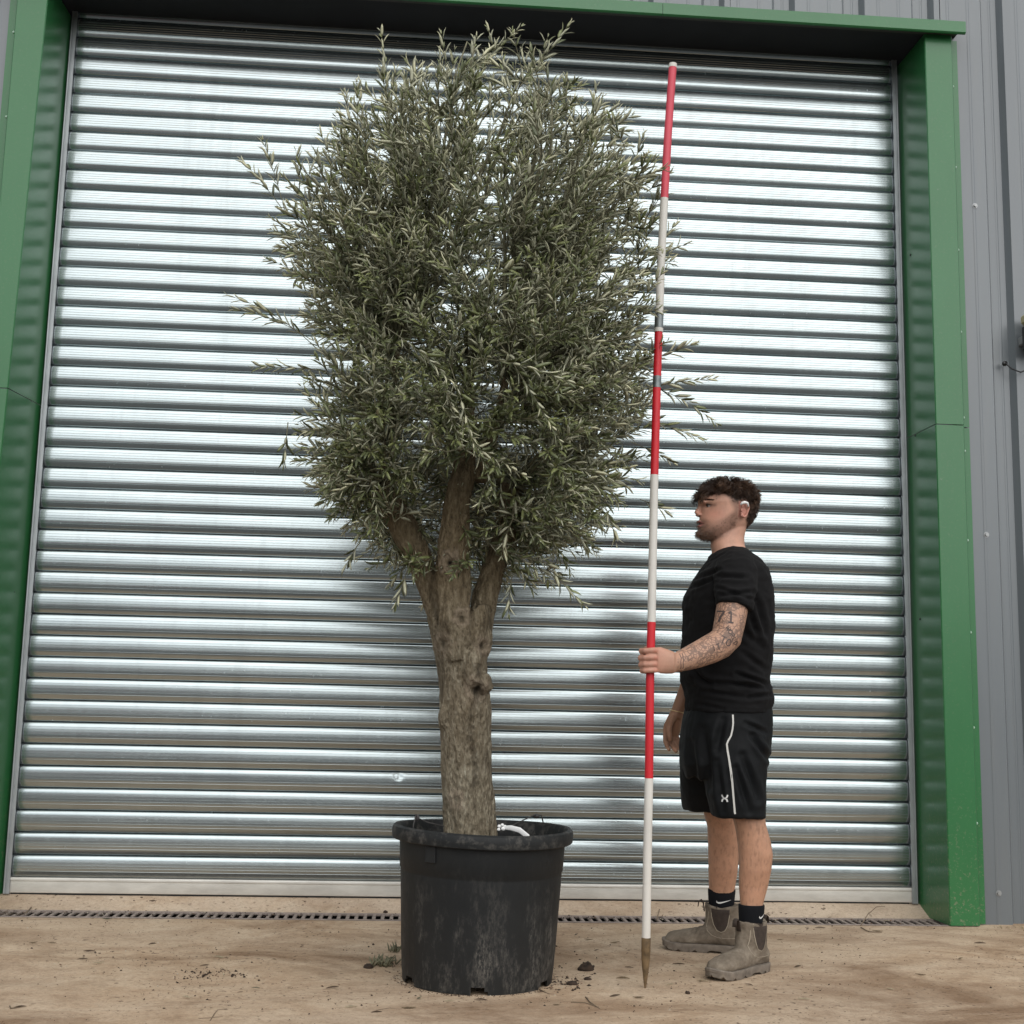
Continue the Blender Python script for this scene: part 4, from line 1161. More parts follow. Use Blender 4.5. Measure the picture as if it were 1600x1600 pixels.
    mid = co.copy(); mid[:, 1] = YB
    pxm = PX(mid); pxa = PX(co)
    head = co[:, 2] > W(1130, 866, YB)[2]
    # eye sockets
    for s in (-1, 1):
        ey = YB + s*.029
        dd = ((pxm[:, 0]-1101.0)/7.0)**2 + ((pxm[:, 1]-792.2)/3.0)**2 + ((co[:, 1]-ey)/.020)**2
        co[:, 0] += np.where(head, 0.0075*np.exp(-dd), 0); co[:, 1] -= np.where(head, s*0.0035*np.exp(-dd), 0)
    set_coords(me, co)
    nz = np.array([noise.fractal(Vector(p)*28, 0.8, 2.1, 3) for p in co])
    col = np.empty((len(co), 3)); col[:] = (0.430, 0.225, 0.145)
    armcol = np.array((0.47, 0.275, 0.185)); legcol = np.array((0.480, 0.262, 0.165)); facecol = np.array((0.600, 0.335, 0.238))
    z = co[:, 2]
    col[z < 0.95] = legcol
    isarm = (~head) & (z > 0.75) & ((co[:, 1] < -1.70) | (co[:, 0] < W(1075, 1100, YF)[0]))
    col[isarm] = armcol
    col[head] = facecol
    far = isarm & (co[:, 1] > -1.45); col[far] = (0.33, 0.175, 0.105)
    # knuckles and nails a touch redder
    hw_ = np.clip((1068 - pxa[:, 0])/50, 0, 1)*(isarm & (co[:, 1] < -1.8)); col = col*(1-hw_[:, None]) + hw_[:, None]*np.array((0.510, 0.262, 0.185))
    kn_ = sum(np.exp(-(((pxa[:, 0]-1025)/4)**2 + ((pxa[:, 1]-ky)/3.2)**2)) for ky in (1017, 1028, 1038, 1047))*(isarm & (co[:, 1] < -1.8)); col *= (1 + kn_[:, None]*np.array((.10, -.10, -.12)))
    cr_ = sum(np.exp(-(((pxa[:, 0]-kx)/1.0)**2))*(np.abs(pxa[:, 1]-1032) < 22) for kx in (1003.5, 1006))*(isarm & (co[:, 1] < -1.8)); col *= (1 - .22*np.clip(cr_, 0, 1))[:, None]
    cheek = np.exp(-(((pxm[:, 0]-1112)/14)**2 + ((pxm[:, 1]-806)/9)**2)) * head; col += cheek[:, None]*np.array((0.06, -0.012, -0.008))
    nose = np.exp(-(((pxm[:, 0]-1088)/5)**2 + ((pxm[:, 1]-803)/6)**2)) * head; col += nose[:, None]*np.array((0.06, -0.01, -0.005))
    earm = head & (pxm[:, 0] > 1146) & (pxm[:, 0] < 1163) & (pxm[:, 1] > 788) & (pxm[:, 1] < 816) & (np.abs(co[:, 1]-YB) > .068)
    col[earm] = (0.52, 0.24, 0.18)
    lip = head & inpoly(pxm, [(1080,815.0),(1090,812.5),(1098.5,819.2),(1092,825.5),(1080,825)]) & (np.abs(co[:, 1]-YB) < .024)
    # beard and stubble
    beard = inpoly(pxm, [(1146,800),(1139,803),(1130,813),(1117,819),(1106,822),(1098,813),(1086,810.5),(1080,828),(1084,846),(1104,849),(1124,842),(1142,828),(1148,814)]) & head
    bpoly = [(1146,800),(1139,803),(1130,813),(1117,819),(1106,822),(1098,813),(1086,810.5),(1080,828),(1084,846),(1104,849),(1124,842),(1142,828),(1148,814)]
    beard = sum(inpoly(pxm + np.array((6*math.cos(k*2.4), 5*math.sin(k*2.4)))*math.sqrt((k+.5)/14), bpoly).astype(float) for k in range(14))/14*head
    bd = 0.55*beard
    bd += beard * 0.35*np.exp(-(((pxm[:, 0]-1096)/14)**2 + ((pxm[:, 1]-836)/9)**2)) - beard*0.25*np.exp(-(((pxm[:, 0]-1120)/14)**2 + ((pxm[:, 1]-822)/5)**2))
    bd = np.clip(bd + nz*0.22*np.minimum(1, bd*2), 0, 0.9)
    col = col*(1-bd[:, None]) + bd[:, None]*np.array((0.060, 0.032, 0.022))
    for nx, ny, nr, am in ((1092.2, 806.6, 1.5, .85), (1104.5, 792.4, 2.6, .75), (1111, 793, 2.2, .45), (1096, 791, 2.0, .3)):  # nostril and eye hollows, darkened in the skin colour
        w_ = np.exp(-(((pxm[:, 0]-nx)/(nr*1.5))**2 + ((pxm[:, 1]-ny)/nr)**2))*head*am; col = col*(1-w_[:, None]) + w_[:, None]*np.array((.10, .045, .035))
    col[lip] = (0.36, 0.145, 0.125)
    mouth = head & (np.abs(pxm[:, 1]-819.2) < 0.9) & (pxm[:, 0] < 1099) & (np.abs(co[:, 1]-YB) < .026); col[mouth] = (0.09, 0.035, 0.03)
    hairmask = head & inpoly(pxm, [(1078,740),(1078,776),(1098,777),(1113,774.5),(1124,776.5),(1133,781),(1138,788),(1146,793),(1149,786),(1162,787),(1163,800),(1161,814),(1166,829),(1200,829),(1200,740)])
    hairmask &= ~earm
    hpoly = [(1078,740),(1078,776),(1098,777),(1113,774.5),(1124,776.5),(1133,781),(1138,788),(1146,793),(1149,786),(1162,787),(1163,800),(1161,814),(1166,829),(1200,829),(1200,740)]
    hm_ = sum(inpoly(pxm + np.array((5*math.cos(k*2.4), 4*math.sin(k*2.4)))*math.sqrt((k+.5)/12), hpoly).astype(float) for k in range(12))/12*(head & ~earm)
    col = col*(1-hm_[:, None]) + hm_[:, None]*np.array((0.045, 0.027, 0.019))
    fp_ = [(1131,778),(1139,789),(1148,796),(1146,806),(1140,800),(1134,790)]
    fd_ = sum(inpoly(pxm + np.array((4*math.cos(k*2.4), 4*math.sin(k*2.4)))*math.sqrt((k+.5)/12), fp_).astype(float) for k in range(12))/12*head*.5*(1-hm_)
    col = col*(1-fd_[:, None]) + fd_[:, None]*np.array((0.05, 0.03, 0.022))
    nape = head & inpoly(pxm, [(1158,814),(1166,829),(1164,838),(1176,836),(1180,820)]) & ~hairmask; col[nape] = col[nape]*0.6
    # legs: hair shading and darker knees
    ln = np.array([noise.fractal(Vector((p[0]*120, p[1]*120, p[2]*38)), 0.8, 2.0, 3) for p in co]); lm = z < 0.60
    col[lm] *= (1 - 0.38*np.clip(ln[lm]-0.05, 0, 0.8))[:, None]
    col *= (1 + 0.10*nz)[:, None]
    set_col(me, 'Col', np.clip(col, 0.004, 1))
    ink = np.zeros(len(co)); na = isarm & (co[:, 1] < -1.70) & (pxa[:, 0] > 1059); ink[na] = 1
    ink[na & (nz > 0.30)] = 0.3
    set_fac(me, 'ink', ink)
    body = link('body', me, MAT['skin']); reparent(body, pm)
    bvh = BVHTree.FromPolygons([tuple(p) for p in co], [tuple(p.vertices) for p in me.polygons])
    RX, RZ, RAY = Vector((1, 0, 0)), Vector((0, 0, 1)), Vector((0, 1, 0))

    # tattoo lettering on the upper arm and elbow
    GL = {'7': [[(-.28,.45),(.30,.45),(.22,.25),(.02,-.1),(-.06,-.5)]], '1': [[(-.2,.3),(.02,.48),(.02,-.48)],[(-.2,-.48),(.24,-.48)]], 'T': [[(-.32,.45),(.32,.45)],[(0,.45),(0,-.48)]],
          'O': [[(.32*math.cos(a), .46*math.sin(a)) for a in np.linspace(0, 2*PI, 13)]], 'W': [[(-.4,.46),(-.22,-.46),(0,.2),(.22,-.46),(.4,.46)]], 'R': [[(-.26,-.46),(-.26,.46),(.12,.46),(.26,.25),(.12,.02),(-.26,.02)],[(-.02,.02),(.28,-.46)]],
          'L': [[(-.22,.46),(-.22,-.46),(.28,-.46)]], 'D': [[(-.26,-.46),(-.26,.46),(.08,.42),(.30,0),(.08,-.42),(-.26,-.46)]], 'I': [[(0,.46),(0,-.46)]]}
    def letters(txt, size, wd):
        P, F = [], []
        for c_i, ch in enumerate(txt):
            ox = (c_i - (len(txt)-1)/2)*size*.82
            for st in GL[ch]:
                d_ = []
                for (x0, y0), (x1, y1) in zip(st[:-1], st[1:]):
                    n_ = max(2, int(math.hypot(x1-x0, y1-y0)*size/.0025))
                    d_ += [(x0+(x1-x0)*q/n_, y0+(y1-y0)*q/n_) for q in range(n_)]
                d_.append(st[-1])
                p_, f_ = ribbon2([(ox + a*size, b_*size) for a, b_ in d_], wd)
                n0 = len(P); P += p_; F += [tuple(q+n0 for q in f) for f in f_]
        return P, F
    for txt, size, px, py, rot, wd in (('71', .040, 1132, 964, -6, .0058), ('TO', .026, 1129, 1003, -24, .0034), ('WORLD', .017, 1140, 994, -62, .0026), ('IT', .022, 1112, 1013, 18, .0030)):
        P, F = letters(txt, size, wd); c, s_ = math.cos(math.radians(rot)), math.sin(math.radians(rot))
        P = [(a*c - b*s_, a*s_ + b*c) for a, b in P]
        q = project_mesh(P, F, Vector(W(px, py, -1.80)), RX, RZ, RAY, bvh, 0.0010)
        tm = MB(); tm.add(q.v, [f for f in q.f if all(q.v[k][1] < -1.715 for k in f)])
        reparent(tm.build('tattoo', MAT['ink'], smooth=False), pm)
    for k in (0, 1):
        # two bands round the wrist
        P, F = ribbon2([(0.001*math.sin(i), (i-6)*0.0042) for i in range(13)], 0.0022)
        q = project_mesh(P, F, Vector(W(1060 + 4*k, 1033.5, -1.88)), RX, RZ, RAY, bvh, 0.0008)
        reparent(q.build('tattoo_band', MAT['ink'], smooth=False), pm)

    # eyes, lashes, brows
    for s in (-1, 1):
        c = Vector(W(1105.8, 792.0, YB)) + Vector((0, s*.0308, 0))
        b = MB(); b.ball(c, (.0112, .0112, .0105), 14, 10); e = b.build('eye', MAT['eye']); reparent(e, pm)
        b = MB(); b.ball(c + Vector((-.0072, s*.0015, -.001)), (.0052, .0056, .0056), 12, 8); i_ = b.build('iris', MAT['iris']); i_.parent = e; i_.matrix_parent_inverse = Matrix.Identity(4)
        b = MB()
        arc = [c + Vector((-.0128*math.cos(a)*0.95, s*.0126*math.sin(a), .0048 - .004*abs(math.sin(a))**2)) for a in np.linspace(-0.6, 1.5, 8)]
        b.tube(arc, [.0016, .0026, .0030, .0030, .0030, .0026, .0020, .0012], 6)
        o = b.build('eyelid', MAT['hair']); set_fac(o.data, 'tone', [0.1]*len(o.data.vertices)); reparent(o, pm)
    # hair: clumped curls on top, short fade at sides and back, eyebrows and beard bristles
    R = random.Random(5)
    no = normals(me); idx = np.where(hairmask)[0]
    V, F, TN = [], [], []
    def strand(root, pts, rr, tone):
        s = MB(); s.tube([root] + pts, [rr*(1-0.65*k/len(pts)) for k in range(len(pts)+1)], 3, cap=False)
        n0 = len(V); V.extend(s.v); F.extend([tuple(i+n0 for i in f) for f in s.f]); TN.extend([tone]*len(s.v))
    cen = Vector(W(1140, 790, YB))
    for _ in range(9000):
        i = int(idx[R.randrange(len(idx))]); p = Vector(co[i]); n = Vector(no[i]); q = pxm[i]
        ups = (790 - q[1])/40.0 + (0.0 if q[0] < 1160 else -0.15)          # 1 at the crown, 0 at the ear
        top = max(0.0, min(1.0, (782 - q[1])/14.0)) if q[0] < 1150 else max(0.0, min(1.0, (790 - q[1])/22.0))
        L = 0.0045 + 0.033*top
        if q[0] > 1160: L = max(L, 0.0045 + 0.010*max(0, min(1, (818 - q[1])/30.0)))
        front = q[0] < 1106 and q[1] < 779
        if front: L = 0.036
        cl = Vector((noise.noise(p*60), noise.noise(p*60+Vector((7, 0, 0))), noise.noise(p*60+Vector((0, 7, 0)))))
        flow = Vector((-0.75, 0, 0.05)) if q[0] < 1140 else Vector((0.15, 0, -0.5))
        if front: flow = Vector((-0.55, 0, -0.75))
        d = (n*(0.55 if top > 0.2 else 0.30) + flow*(0.7 if top > 0.2 else 0.3) + cl*1.0 + Vector((0, 0, -0.25 if top < .2 else 0))).normalized()
        pts = []; a0 = noise.noise(p*45)*7; cur = p.copy(); K = 6 if L > .02 else 3
        u1 = d.orthogonal().normalized(); u2 = d.cross(u1)
        for k in range(1, K+1):
            t_ = k/K
            curl = (u1*math.cos(a0 + t_*5.2) + u2*math.sin(a0 + t_*5.2))*0.0085*t_*min(1, L/.03)
            pts.append(p + d*(L*t_) + curl + Vector((0, 0, -0.013*t_*t_*(L/.045))))
        strand(p - n*0.002, pts, 0.0011 if L > .02 else 0.0009, min(1, max(0, 0.45 + 0.5*noise.noise(p*40) + R.uniform(-.2, .2))))
    hm = bpy.data.meshes.new('hair'); hm.from_pydata([tuple(v) for v in V], [], F); hm.polygons.foreach_set('use_smooth', [True]*len(F)); set_fac(hm, 'tone', TN)
    reparent(link('hair', hm, MAT['hair']), pm)
    V.clear(); F.clear(); TN.clear()
    ib = np.where(bd > 0.3)[0]
    for _ in range(1800):
        i = int(ib[R.randrange(len(ib))]); 
        if R.random() > bd[i]*1.2: continue
        p = Vector(co[i]); n = Vector(no[i]); d = (n*0.6 + Vector((-0.2, 0, -0.9)) + Vector((R.gauss(0, .3), R.gauss(0, .3), R.gauss(0, .3)))).normalized()
        L = 0.004 + 0.006*bd[i]*(1 if pxm[i][1] > 826 else .5)
        strand(p - n*.001, [p + d*L*.5, p + d*L], 0.00055, R.uniform(.3, 1))
    bm2 = bpy.data.meshes.new('beard'); bm2.from_pydata([tuple(v) for v in V], [], F); set_fac(bm2, 'tone', TN)
    reparent(link('beard', bm2, MAT['hair']), pm)
    for s in (-1, 1):
        V.clear(); F.clear(); TN.clear()
        for _ in range(210):
            t_ = R.random()**1.2; px = 1092.5 + 17*t_; py = 786.3 - 2.4*math.sin(PI*min(1, t_*0.9)) + R.uniform(-1.7, 1.7)*(1-0.75*t_)
            o_ = Vector(W(px, py, YB)); hit = bvh.find_nearest(o_ + Vector((0, s*(.012 + .040*t_), 0)))
            p, n = hit[0], hit[1]; d = (n*0.25 + Vector((0.8, s*.5, 0.15)) + Vector((R.gauss(0, .15),)*3)).normalized()
            strand(p, [p + d*.004 + n*.001, p + d*.008 + n*.0012], 0.0006, R.uniform(.2, .8))
        bb = bpy.data.meshes.new('eyebrow'); bb.from_pydata([tuple(v) for v in V], [], F); set_fac(bb, 'tone', TN)
        reparent(link('eyebrow', bb, MAT['hair']), pm)
    # white earpiece hooked over the near ear, bracelet on the far wrist
    b = MB(); c = Vector(W(1154, 793, YB)) + Vector((0, -.088, 0))
    b.tube([c + Vector((-.015, -.001, -.004)), c + Vector((-.009, -.003, .003)), c + Vector((0, -.003, .005)), c + Vector((.010, -.001, .003)), c + Vector((.015, .002, -.010))], [.0035, .0050, .0055, .0050, .0030], 10)
    tag(b.build('earpiece', MAT['whiteplastic']), 'small white earpiece tucked over the man\'s ear', 'earpiece')
    b = MB(); c = Vector(W(1058.5, 1111.5, YF)); pts = []
    for k in range(25):
        a = 2*PI*k/24; pts.append(c + Vector((.0285*math.cos(a), .0275*math.sin(a), -.006*math.cos(a) + .002*math.sin(a))))
    b.tube(pts, .0016, 6)
    tag(b.build('bracelet', MAT['gold']), 'thin gold bracelet round the man\'s far wrist', 'bracelet')

    # ---- t-shirt
    mb = MB()
    rows = [(858,1126,1164,.070),(862,1117,1169,.092),(869,1110,1176,.125),(878,1106.5,1186,.160),(890,1098,1195,.190),(905,1088,1200,.200),(918,1079.5,1202.5,.200),(934,1071,1204.5,.196),(950,1068.5,1205,.190),(975,1069.8,1205,.184),(1000,1068,1204.5,.178),(1025,1066,1202.5,.174),(1047,1064.5,1200,.171),(1066,1066.5,1199,.170),(1080,1071,1202,.173),(1096,1072.5,1205.5,.177),(1107,1072.5,1200.5,.178),(1113,1073.5,1199,.177)]
    mb.loft([sec(l, r, py, YB, hd, 2.35, 40) for py, l, r, hd in rows])
    mb.tube([W(1150, 884, -1.645), W(1151, 898, -1.69), W(1149.5, 918, -1.728), W(1147.5, 937, -1.748), W(1145.5, 951, -1.758)], [.070, .078, .0745, .0690, .0650], 22, up=(0, 1, 0))
    mb.tube([W(1145, 884, -1.42), W(1142, 905, -1.36), W(1134, 930, -1.325), W(1128, 950, -1.315)], [.070, .077, .072, .066], 20, up=(0, 1, 0))
    me_t = remeshed(mb, 0.005, 3)
    ct = coords(me_t); nt = normals(me_t); pt = PX(ct)
    dis = np.zeros(len(ct))
    def crease(x0, y0, x1, y1, w, dep, ymin=None):
        a = np.array((x0, y0)); b_ = np.array((x1, y1)); ab = b_ - a; t_ = np.clip(((pt - a) @ ab)/(ab @ ab), 0, 1)
        dd = np.hypot(*(pt - (a + t_[:, None]*ab)).T)
        m_ = ct[:, 1] < (YB if ymin is None else ymin)
        return np.where(m_, 1.7*dep*(np.exp(-(dd/w)**2) - 0.6*np.exp(-((dd-1.9*w)/w)**2))*np.sin(PI*np.clip(t_, .05, .95))**.5, 0)
    for c_ in [(1080,918,1112,905,3,-.006),(1090,905,1125,890,3,-.005),(1122,900,1168,902,3,-.005),(1126,930,1176,925,3,-.006),(1120,918,1180,938,2.5,-.004),(1172,960,1186,1000,4,-.006),(1150,1052,1200,1070,3,-.008),(1120,1066,1198,1075,3.2,-.008),(1100,1080,1170,1090,3.5,-.006),(1085,1060,1140,1076,4,-.005),(1160,1020,1196,1046,4,-.005),(1076,1040,1110,1075,4,-.005),(1170,1090,1202,1086,3,-.006),(1090,1100,1130,1108,3,-.004),(1160,985,1195,1015,5,-.005),(1180,930,1196,990,4,-.005)]:
        dis += crease(*c_)
    dis += np.array([0.0045*noise.fractal(Vector((p[0]*9, p[1]*9, p[2]*16)), .8, 2.1, 3) + .0012*noise.noise(Vector((p[0]*50, p[1]*50, p[2]*70))) for p in ct])
    # hems stand out as a turned edge
    sl = np.abs((pt[:, 1] - (945.5 + (pt[:, 0]-1119)*0.27)) + 5.5); dis += np.where((sl < 1.4) & (ct[:, 1] < -1.66) & (pt[:, 0] > 1112) & (pt[:, 0] < 1180), -.0016, 0)
    dis += np.where(np.abs(pt[:, 1] - 1109) < 0.9, -.0015, 0)
    dis += np.where((np.abs(pt[:, 1] - (876 - (pt[:, 0]-1108)*0.57)) < 1.0) & (pt[:, 0] < 1166), .0012, 0)
    set_coords(me_t, ct + nt*dis[:, None])
    reparent(link('t_shirt', me_t, MAT['tee']), pm)

    # ---- shorts
    mb = MB()
    mb.loft([sec(l, r, py, YB, hd, 2.4, 36) for py, l, r, hd in [(1088,1078,1198,.160),(1110,1073,1203,.170),(1130,1067.5,1203,.178),(1150,1066,1201,.182),(1170,1066,1199.5,.182),(1195,1067,1196,.175),(1215,1074,1190,.14)]])
    mb.loft([sec(l, r, py, Y, hd, 2.4, 30) for py, l, r, Y, hd in [(1140,1086,1203,-1.60,.105),(1165,1092,1201,-1.61,.112),(1190,1097,1197.5,-1.62,.112),(1220,1103,1195,-1.63,.108),(1250,1108,1194.5,-1.64,.104),(1268,1111,1194,-1.64,.102),(1276,1113,1194,-1.642,.100)]])
    mb.loft([sec(l, r, py, Y, hd, 2.4, 30) for py, l, r, Y, hd in [(1140,1066,1180,-1.45,.105),(1165,1064.5,1172,-1.44,.112),(1190,1063,1165,-1.42,.110),(1220,1062.5,1160,-1.39,.106),(1245,1063.5,1156,-1.37,.102),(1262,1067,1153,-1.355,.100),(1267,1070,1152,-1.35,.098)]])
    me_s = remeshed(mb, 0.005, 3)
    cs = coords(me_s); ns = normals(me_s); pt = PX(cs); ct = cs
    dis = np.zeros(len(cs))
    for c_ in [(1130,1125,1120,1170,5,-.006),(1160,1180,1185,1250,5,-.008),(1175,1150,1200,1185,4,-.008),(1100,1140,1110,1230,6,-.006),(1150,1200,1170,1268,4.5,-.006),(1120,1190,1130,1268,4,-.005),(1165,1130,1198,1145,3.5,-.005),(1080,1160,1090,1255,5,-.006)]:
        dis += crease(*c_)
    dis += np.array([0.005*noise.fractal(Vector((p[0]*9, p[1]*9, p[2]*6)), .8, 2.1, 3) + .001*noise.noise(Vector((p[0]*50, p[1]*50, p[2]*40))) for p in cs])
    set_coords(me_s, cs + ns*dis[:, None])
    so = link('shorts', me_s, MAT['shorts']); reparent(so, pm)
    cs = coords(me_s)
    bs = BVHTree.FromPolygons([tuple(p) for p in cs], [tuple(p.vertices) for p in me_s.polygons])
    def px2(px, py, Y=-1.74): w_ = W(px, py, Y); return (w_[0], w_[2])
    line = [(1149,1117),(1148.8,1130),(1147.5,1140),(1145,1150),(1140,1158),(1138,1163),(1139,1172),(1141,1186),(1143,1205),(1145,1224),(1146.6,1248),(1148.2,1268),(1148.8,1272)]
    P, F = ribbon2([px2(*q) for q in line], 0.0062)
    q = project_mesh(P, F, Vector((0, -1.74, 0)), RX, RZ, RAY, bs, 0.0016)
    o = q.build('piping', MAT['piping']); o.parent = so; o.matrix_parent_inverse = Matrix.Identity(4)
    lg = MB()
    for arc in ([(1131,1242.6),(1132.2,1246.2),(1134.2,1247.8),(1136.4,1246.4),(1137.8,1242.4)], [(1131,1253.6),(1132,1249.8),(1134.2,1248.0),(1136.6,1249.6),(1137.4,1253.0)]):
        P, F = ribbon2([px2(*a) for a in arc], [.0052, .0050, .0042, .0050, .0052])
        q = project_mesh(P, F, Vector((0, -1.74, 0)), RX, RZ, RAY, bs, 0.0016); lg.add(q.v, q.f)
    o = lg.build('emblem', MAT['logo']); o.parent = so; o.matrix_parent_inverse = Matrix.Identity(4)

    # ---- socks with a swoosh mark
    for near in (True, False):
        Y = -1.64 if near else -1.27
        mb = MB()
        rows = [(1413,1154.5,1194.0,.0400),(1416,1154.2,1194.2,.0405),(1425,1154.5,1193.5,.041),(1440,1155,1191,.039),(1455,1157,1188,.034)] if near else [(1389,1106.6,1148.6,.0410),(1392,1106.4,1148.8,.0415),(1404,1107,1147.6,.041),(1418,1108,1146,.039),(1436,1111,1142,.032)]
        mb.loft([sec(l, r, py, Y, hd, 2.1, 28) for py, l, r, hd in rows])
        o = mb.build('sock', MAT['sock']); 
        me_ = o.data; c_ = coords(me_); set_coords(me_, c_)
        reparent(o, pm)
        bq = BVHTree.FromPolygons([tuple(p) for p in c_], [tuple(p.vertices) for p in me_.polygons])
        sw = [(1116.6,1405.0),(1116.8,1407.2),(1118.6,1408.2),(1121.5,1408.3),(1126,1407.2),(1131,1405.8),(1138.5,1404.0)] if not near else [(1182.2,1428.6),(1182.0,1430.6),(1183.4,1432.0),(1185.2,1431.6),(1187.6,1429.6),(1190.4,1426.6)]
        ws = [.0012, .0040, .0056, .0056, .0042, .0028, .0006] if not near else [.0012, .0038, .0052, .0048, .0034, .0010]
        P, F = ribbon2([px2(a, b_, Y) for a, b_ in sw], ws)
        q = project_mesh(P, F, Vector((0, Y, 0)), RX, RZ, RAY, bq, 0.0016)
        s_ = q.build('swoosh', MAT['logo']); s_.parent = o; s_.matrix_parent_inverse = Matrix.Identity(4)

    # ---- ankle boots: sole, upper, elastic side panel, pull tabs
    def boot(shaft, ang, lab, seed):
        """shaft: ground point under the ankle; ang: heading of the toe (0 = image left), local x runs from heel to toe"""
        ca, sa = math.cos(ang), math.sin(ang)
        def Lc(x, y, z): 
            # local x forward, y to the wearer's left, z up
            fx, fy = -ca, -sa
            return Vector((shaft.x + (x-.085)*fx - y*fy*(-1)*(-1), shaft.y + (x-.085)*fy + y*fx, z))
        bt = bpy.data.objects.new('boot', None)
        up = MB()
        # foot: sections along its length (x, half width, top height)
        secs = [(0.004,.020,.060),(0.012,.030,.085),(0.03,.036,.105),(0.06,.038,.118),(0.10,.039,.116),(0.135,.042,.103),(0.17,.046,.088),(0.205,.049,.077),(0.24,.0495,.071),(0.268,.046,.065),(0.288,.036,.055),(0.299,.022,.043)]
        rings = []
        for x, w, h in secs:
            r = []
            for k in range(28):
                t_ = 2*PI*k/28; c_, s_ = math.cos(t_), math.sin(t_)
                zb, zt = .020, h; zc = (zb+zt)/2
                wy = w*math.copysign(abs(c_)**0.8, c_)*(1 - 0.10*max(0, s_))
                r.append(Lc(x, wy + 0.006*math.sin((x-.1)*9), zc + (zt-zb)/2*math.copysign(abs(s_)**0.85, s_)))
            rings.append(r)
        up.loft(rings)
        sh = []
        for z, xf, xb, w in [(.05,.150,.004,.038),(.085,.156,.010,.041),(.11,.152,.014,.044),(.13,.149,.017,.046),(.150,.149,.017,.048),(.172,.151,.016,.049)]:
            sh.append([Lc((xf+xb)/2 + (xf-xb)/2*math.cos(2*PI*k/28), w*math.sin(2*PI*k/28), z + (0.006*math.cos(4*PI*k/28) if z > .168 else 0)) for k in range(28)])
        up.loft(sh)
        mu = remeshed(up, 0.004, 4)
        c_ = coords(mu); n_ = normals(mu)
        d_ = np.array([.0032*noise.fractal(Vector(p)*24 + Vector((seed, 0, 0)), .8, 2.1, 3) for p in c_])
        # walking creases across the vamp, local x of each point
        lx = np.array([.085 + ((p[0]-shaft.x)*(-ca) + (p[1]-shaft.y)*(-sa)) for p in c_])
        for xc, dp in ((.165, .0022), (.182, .0026), (.198, .0018)):
            d_ -= dp*np.exp(-((lx - xc + 0.3*(c_[:, 2]-.07))/.0045)**2)*(c_[:, 2] > .045)
        set_coords(mu, c_ + n_*d_[:, None])
        upper = link('upper', mu, MAT['boot'])
        c_ = coords(mu); bq = BVHTree.FromPolygons([tuple(p) for p in c_], [tuple(p.vertices) for p in mu.polygons])
        parts = [upper]
        # sole with tread notches
        so = MB(); ol = []
        N = 72
        for k in range(N):
            t_ = 2*PI*k/N; x = .152 - .158*math.cos(t_)
            w = float(np.interp(x, [-.006, .0, .02, .06, .11, .15, .20, .25, .285, .304, .310], [0, .022, .036, .041, .040, .043, .051, .0525, .043, .022, 0]))
            ol.append((x, w*(1 if math.sin(t_) > 0 else -1) + .006*math.sin((x-.1)*9), k))
        def lay(z, g, notch):
            r = []
            for x, y, k in ol:
                zz = z
                if notch and k % 5 in (0,): zz = z + .008
                if notch and .085 < x < .125: zz = max(zz, z + .007)
                toe = max(0, (x-.24)/.07)**2*.012
                r.append(Lc(.152 + (x-.152)*g, y*g, zz + toe))
            return r
        so.loft([lay(.0005, .975, True), lay(.004, 1.0, True), lay(.016, 1.0, False), lay(.019, 1.012, False), lay(.027, 1.012, False), lay(.030, .985, False)])
        parts.append(so.build('sole', MAT['sole'], sharp=30))
        # elastic panels and stitching on both sides
        uax = Vector((-ca, -sa, 0)); vax = Vector((0, 0, 1))
        for sgn in (1, -1):
            ydir = Vector((0, 0, 0)) + (Lc(0, sgn, 0) - Lc(0, 0, 0))
            org = Lc(0, sgn*.02, 0) ; ray = -ydir.normalized()
            prof = [(.050,.170),(.052,.136),(.058,.104),(.068,.084),(.082,.078),(.098,.084),(.110,.104),(.117,.136),(.120,.170)]
            Pg = []; Fg = []
            for i, zz in enumerate(np.linspace(.080, .171, 9)):
                xs = [np.interp(zz, [p[1] for p in prof[:5]][::-1], [p[0] for p in prof[:5]][::-1]), np.interp(zz, [p[1] for p in prof[4:]], [p[0] for p in prof[4:]])]
                for j in range(7): Pg.append((float(xs[0] + (xs[1]-xs[0])*j/6), float(zz)))
            for i in range(8):
                for j in range(6): Fg.append((i*7+j, i*7+j+1, (i+1)*7+j+1, (i+1)*7+j))
            base = Lc(0, 0, 0) + ydir.normalized()*.055
            def cast(P, F, off):
                out = []
                for a, b_ in P:
                    p = base + uax*a + vax*b_
                    h_ = bq.ray_cast(p, ray)
                    out.append(h_[0] + h_[1]*(off if h_[1].dot(ray) < 0 else -off) if h_[0] is not None else p)
                m_ = MB(); m_.add(out, F); return m_
            parts.append(cast(Pg, Fg, .0012).build('elastic_panel', MAT['elastic']))
            P1, F1 = ribbon2(prof, .0026)
            st = cast(P1, F1, .0022)
            P2, F2 = ribbon2([(.128,.150),(.132,.120),(.138,.098),(.134,.080),(.118,.066),(.095,.058),(.06,.056),(.03,.058),(.012,.06)], .0018)
            q = cast(P2, F2, .0014); st.add(q.v, q.f)
            parts.append(st.build('stitching', MAT['stitch']))
        for x0, s_ in ((.151, 1), (.016, -1)):
            tb = MB(); z0 = .164
            tb.tube([Lc(x0, 0, z0-.02), Lc(x0+s_*.004, 0, z0+.010), Lc(x0+s_*.012, 0, z0+.022), Lc(x0+s_*.021, 0, z0+.016), Lc(x0+s_*.024, 0, z0-.004)], [.010, .010, .010, .0095, .009], 8, flat=.18, up=tuple(Lc(0, 1, 0)-Lc(0, 0, 0)))
            parts.append(tb.build('pull_tab', MAT['elastic']))
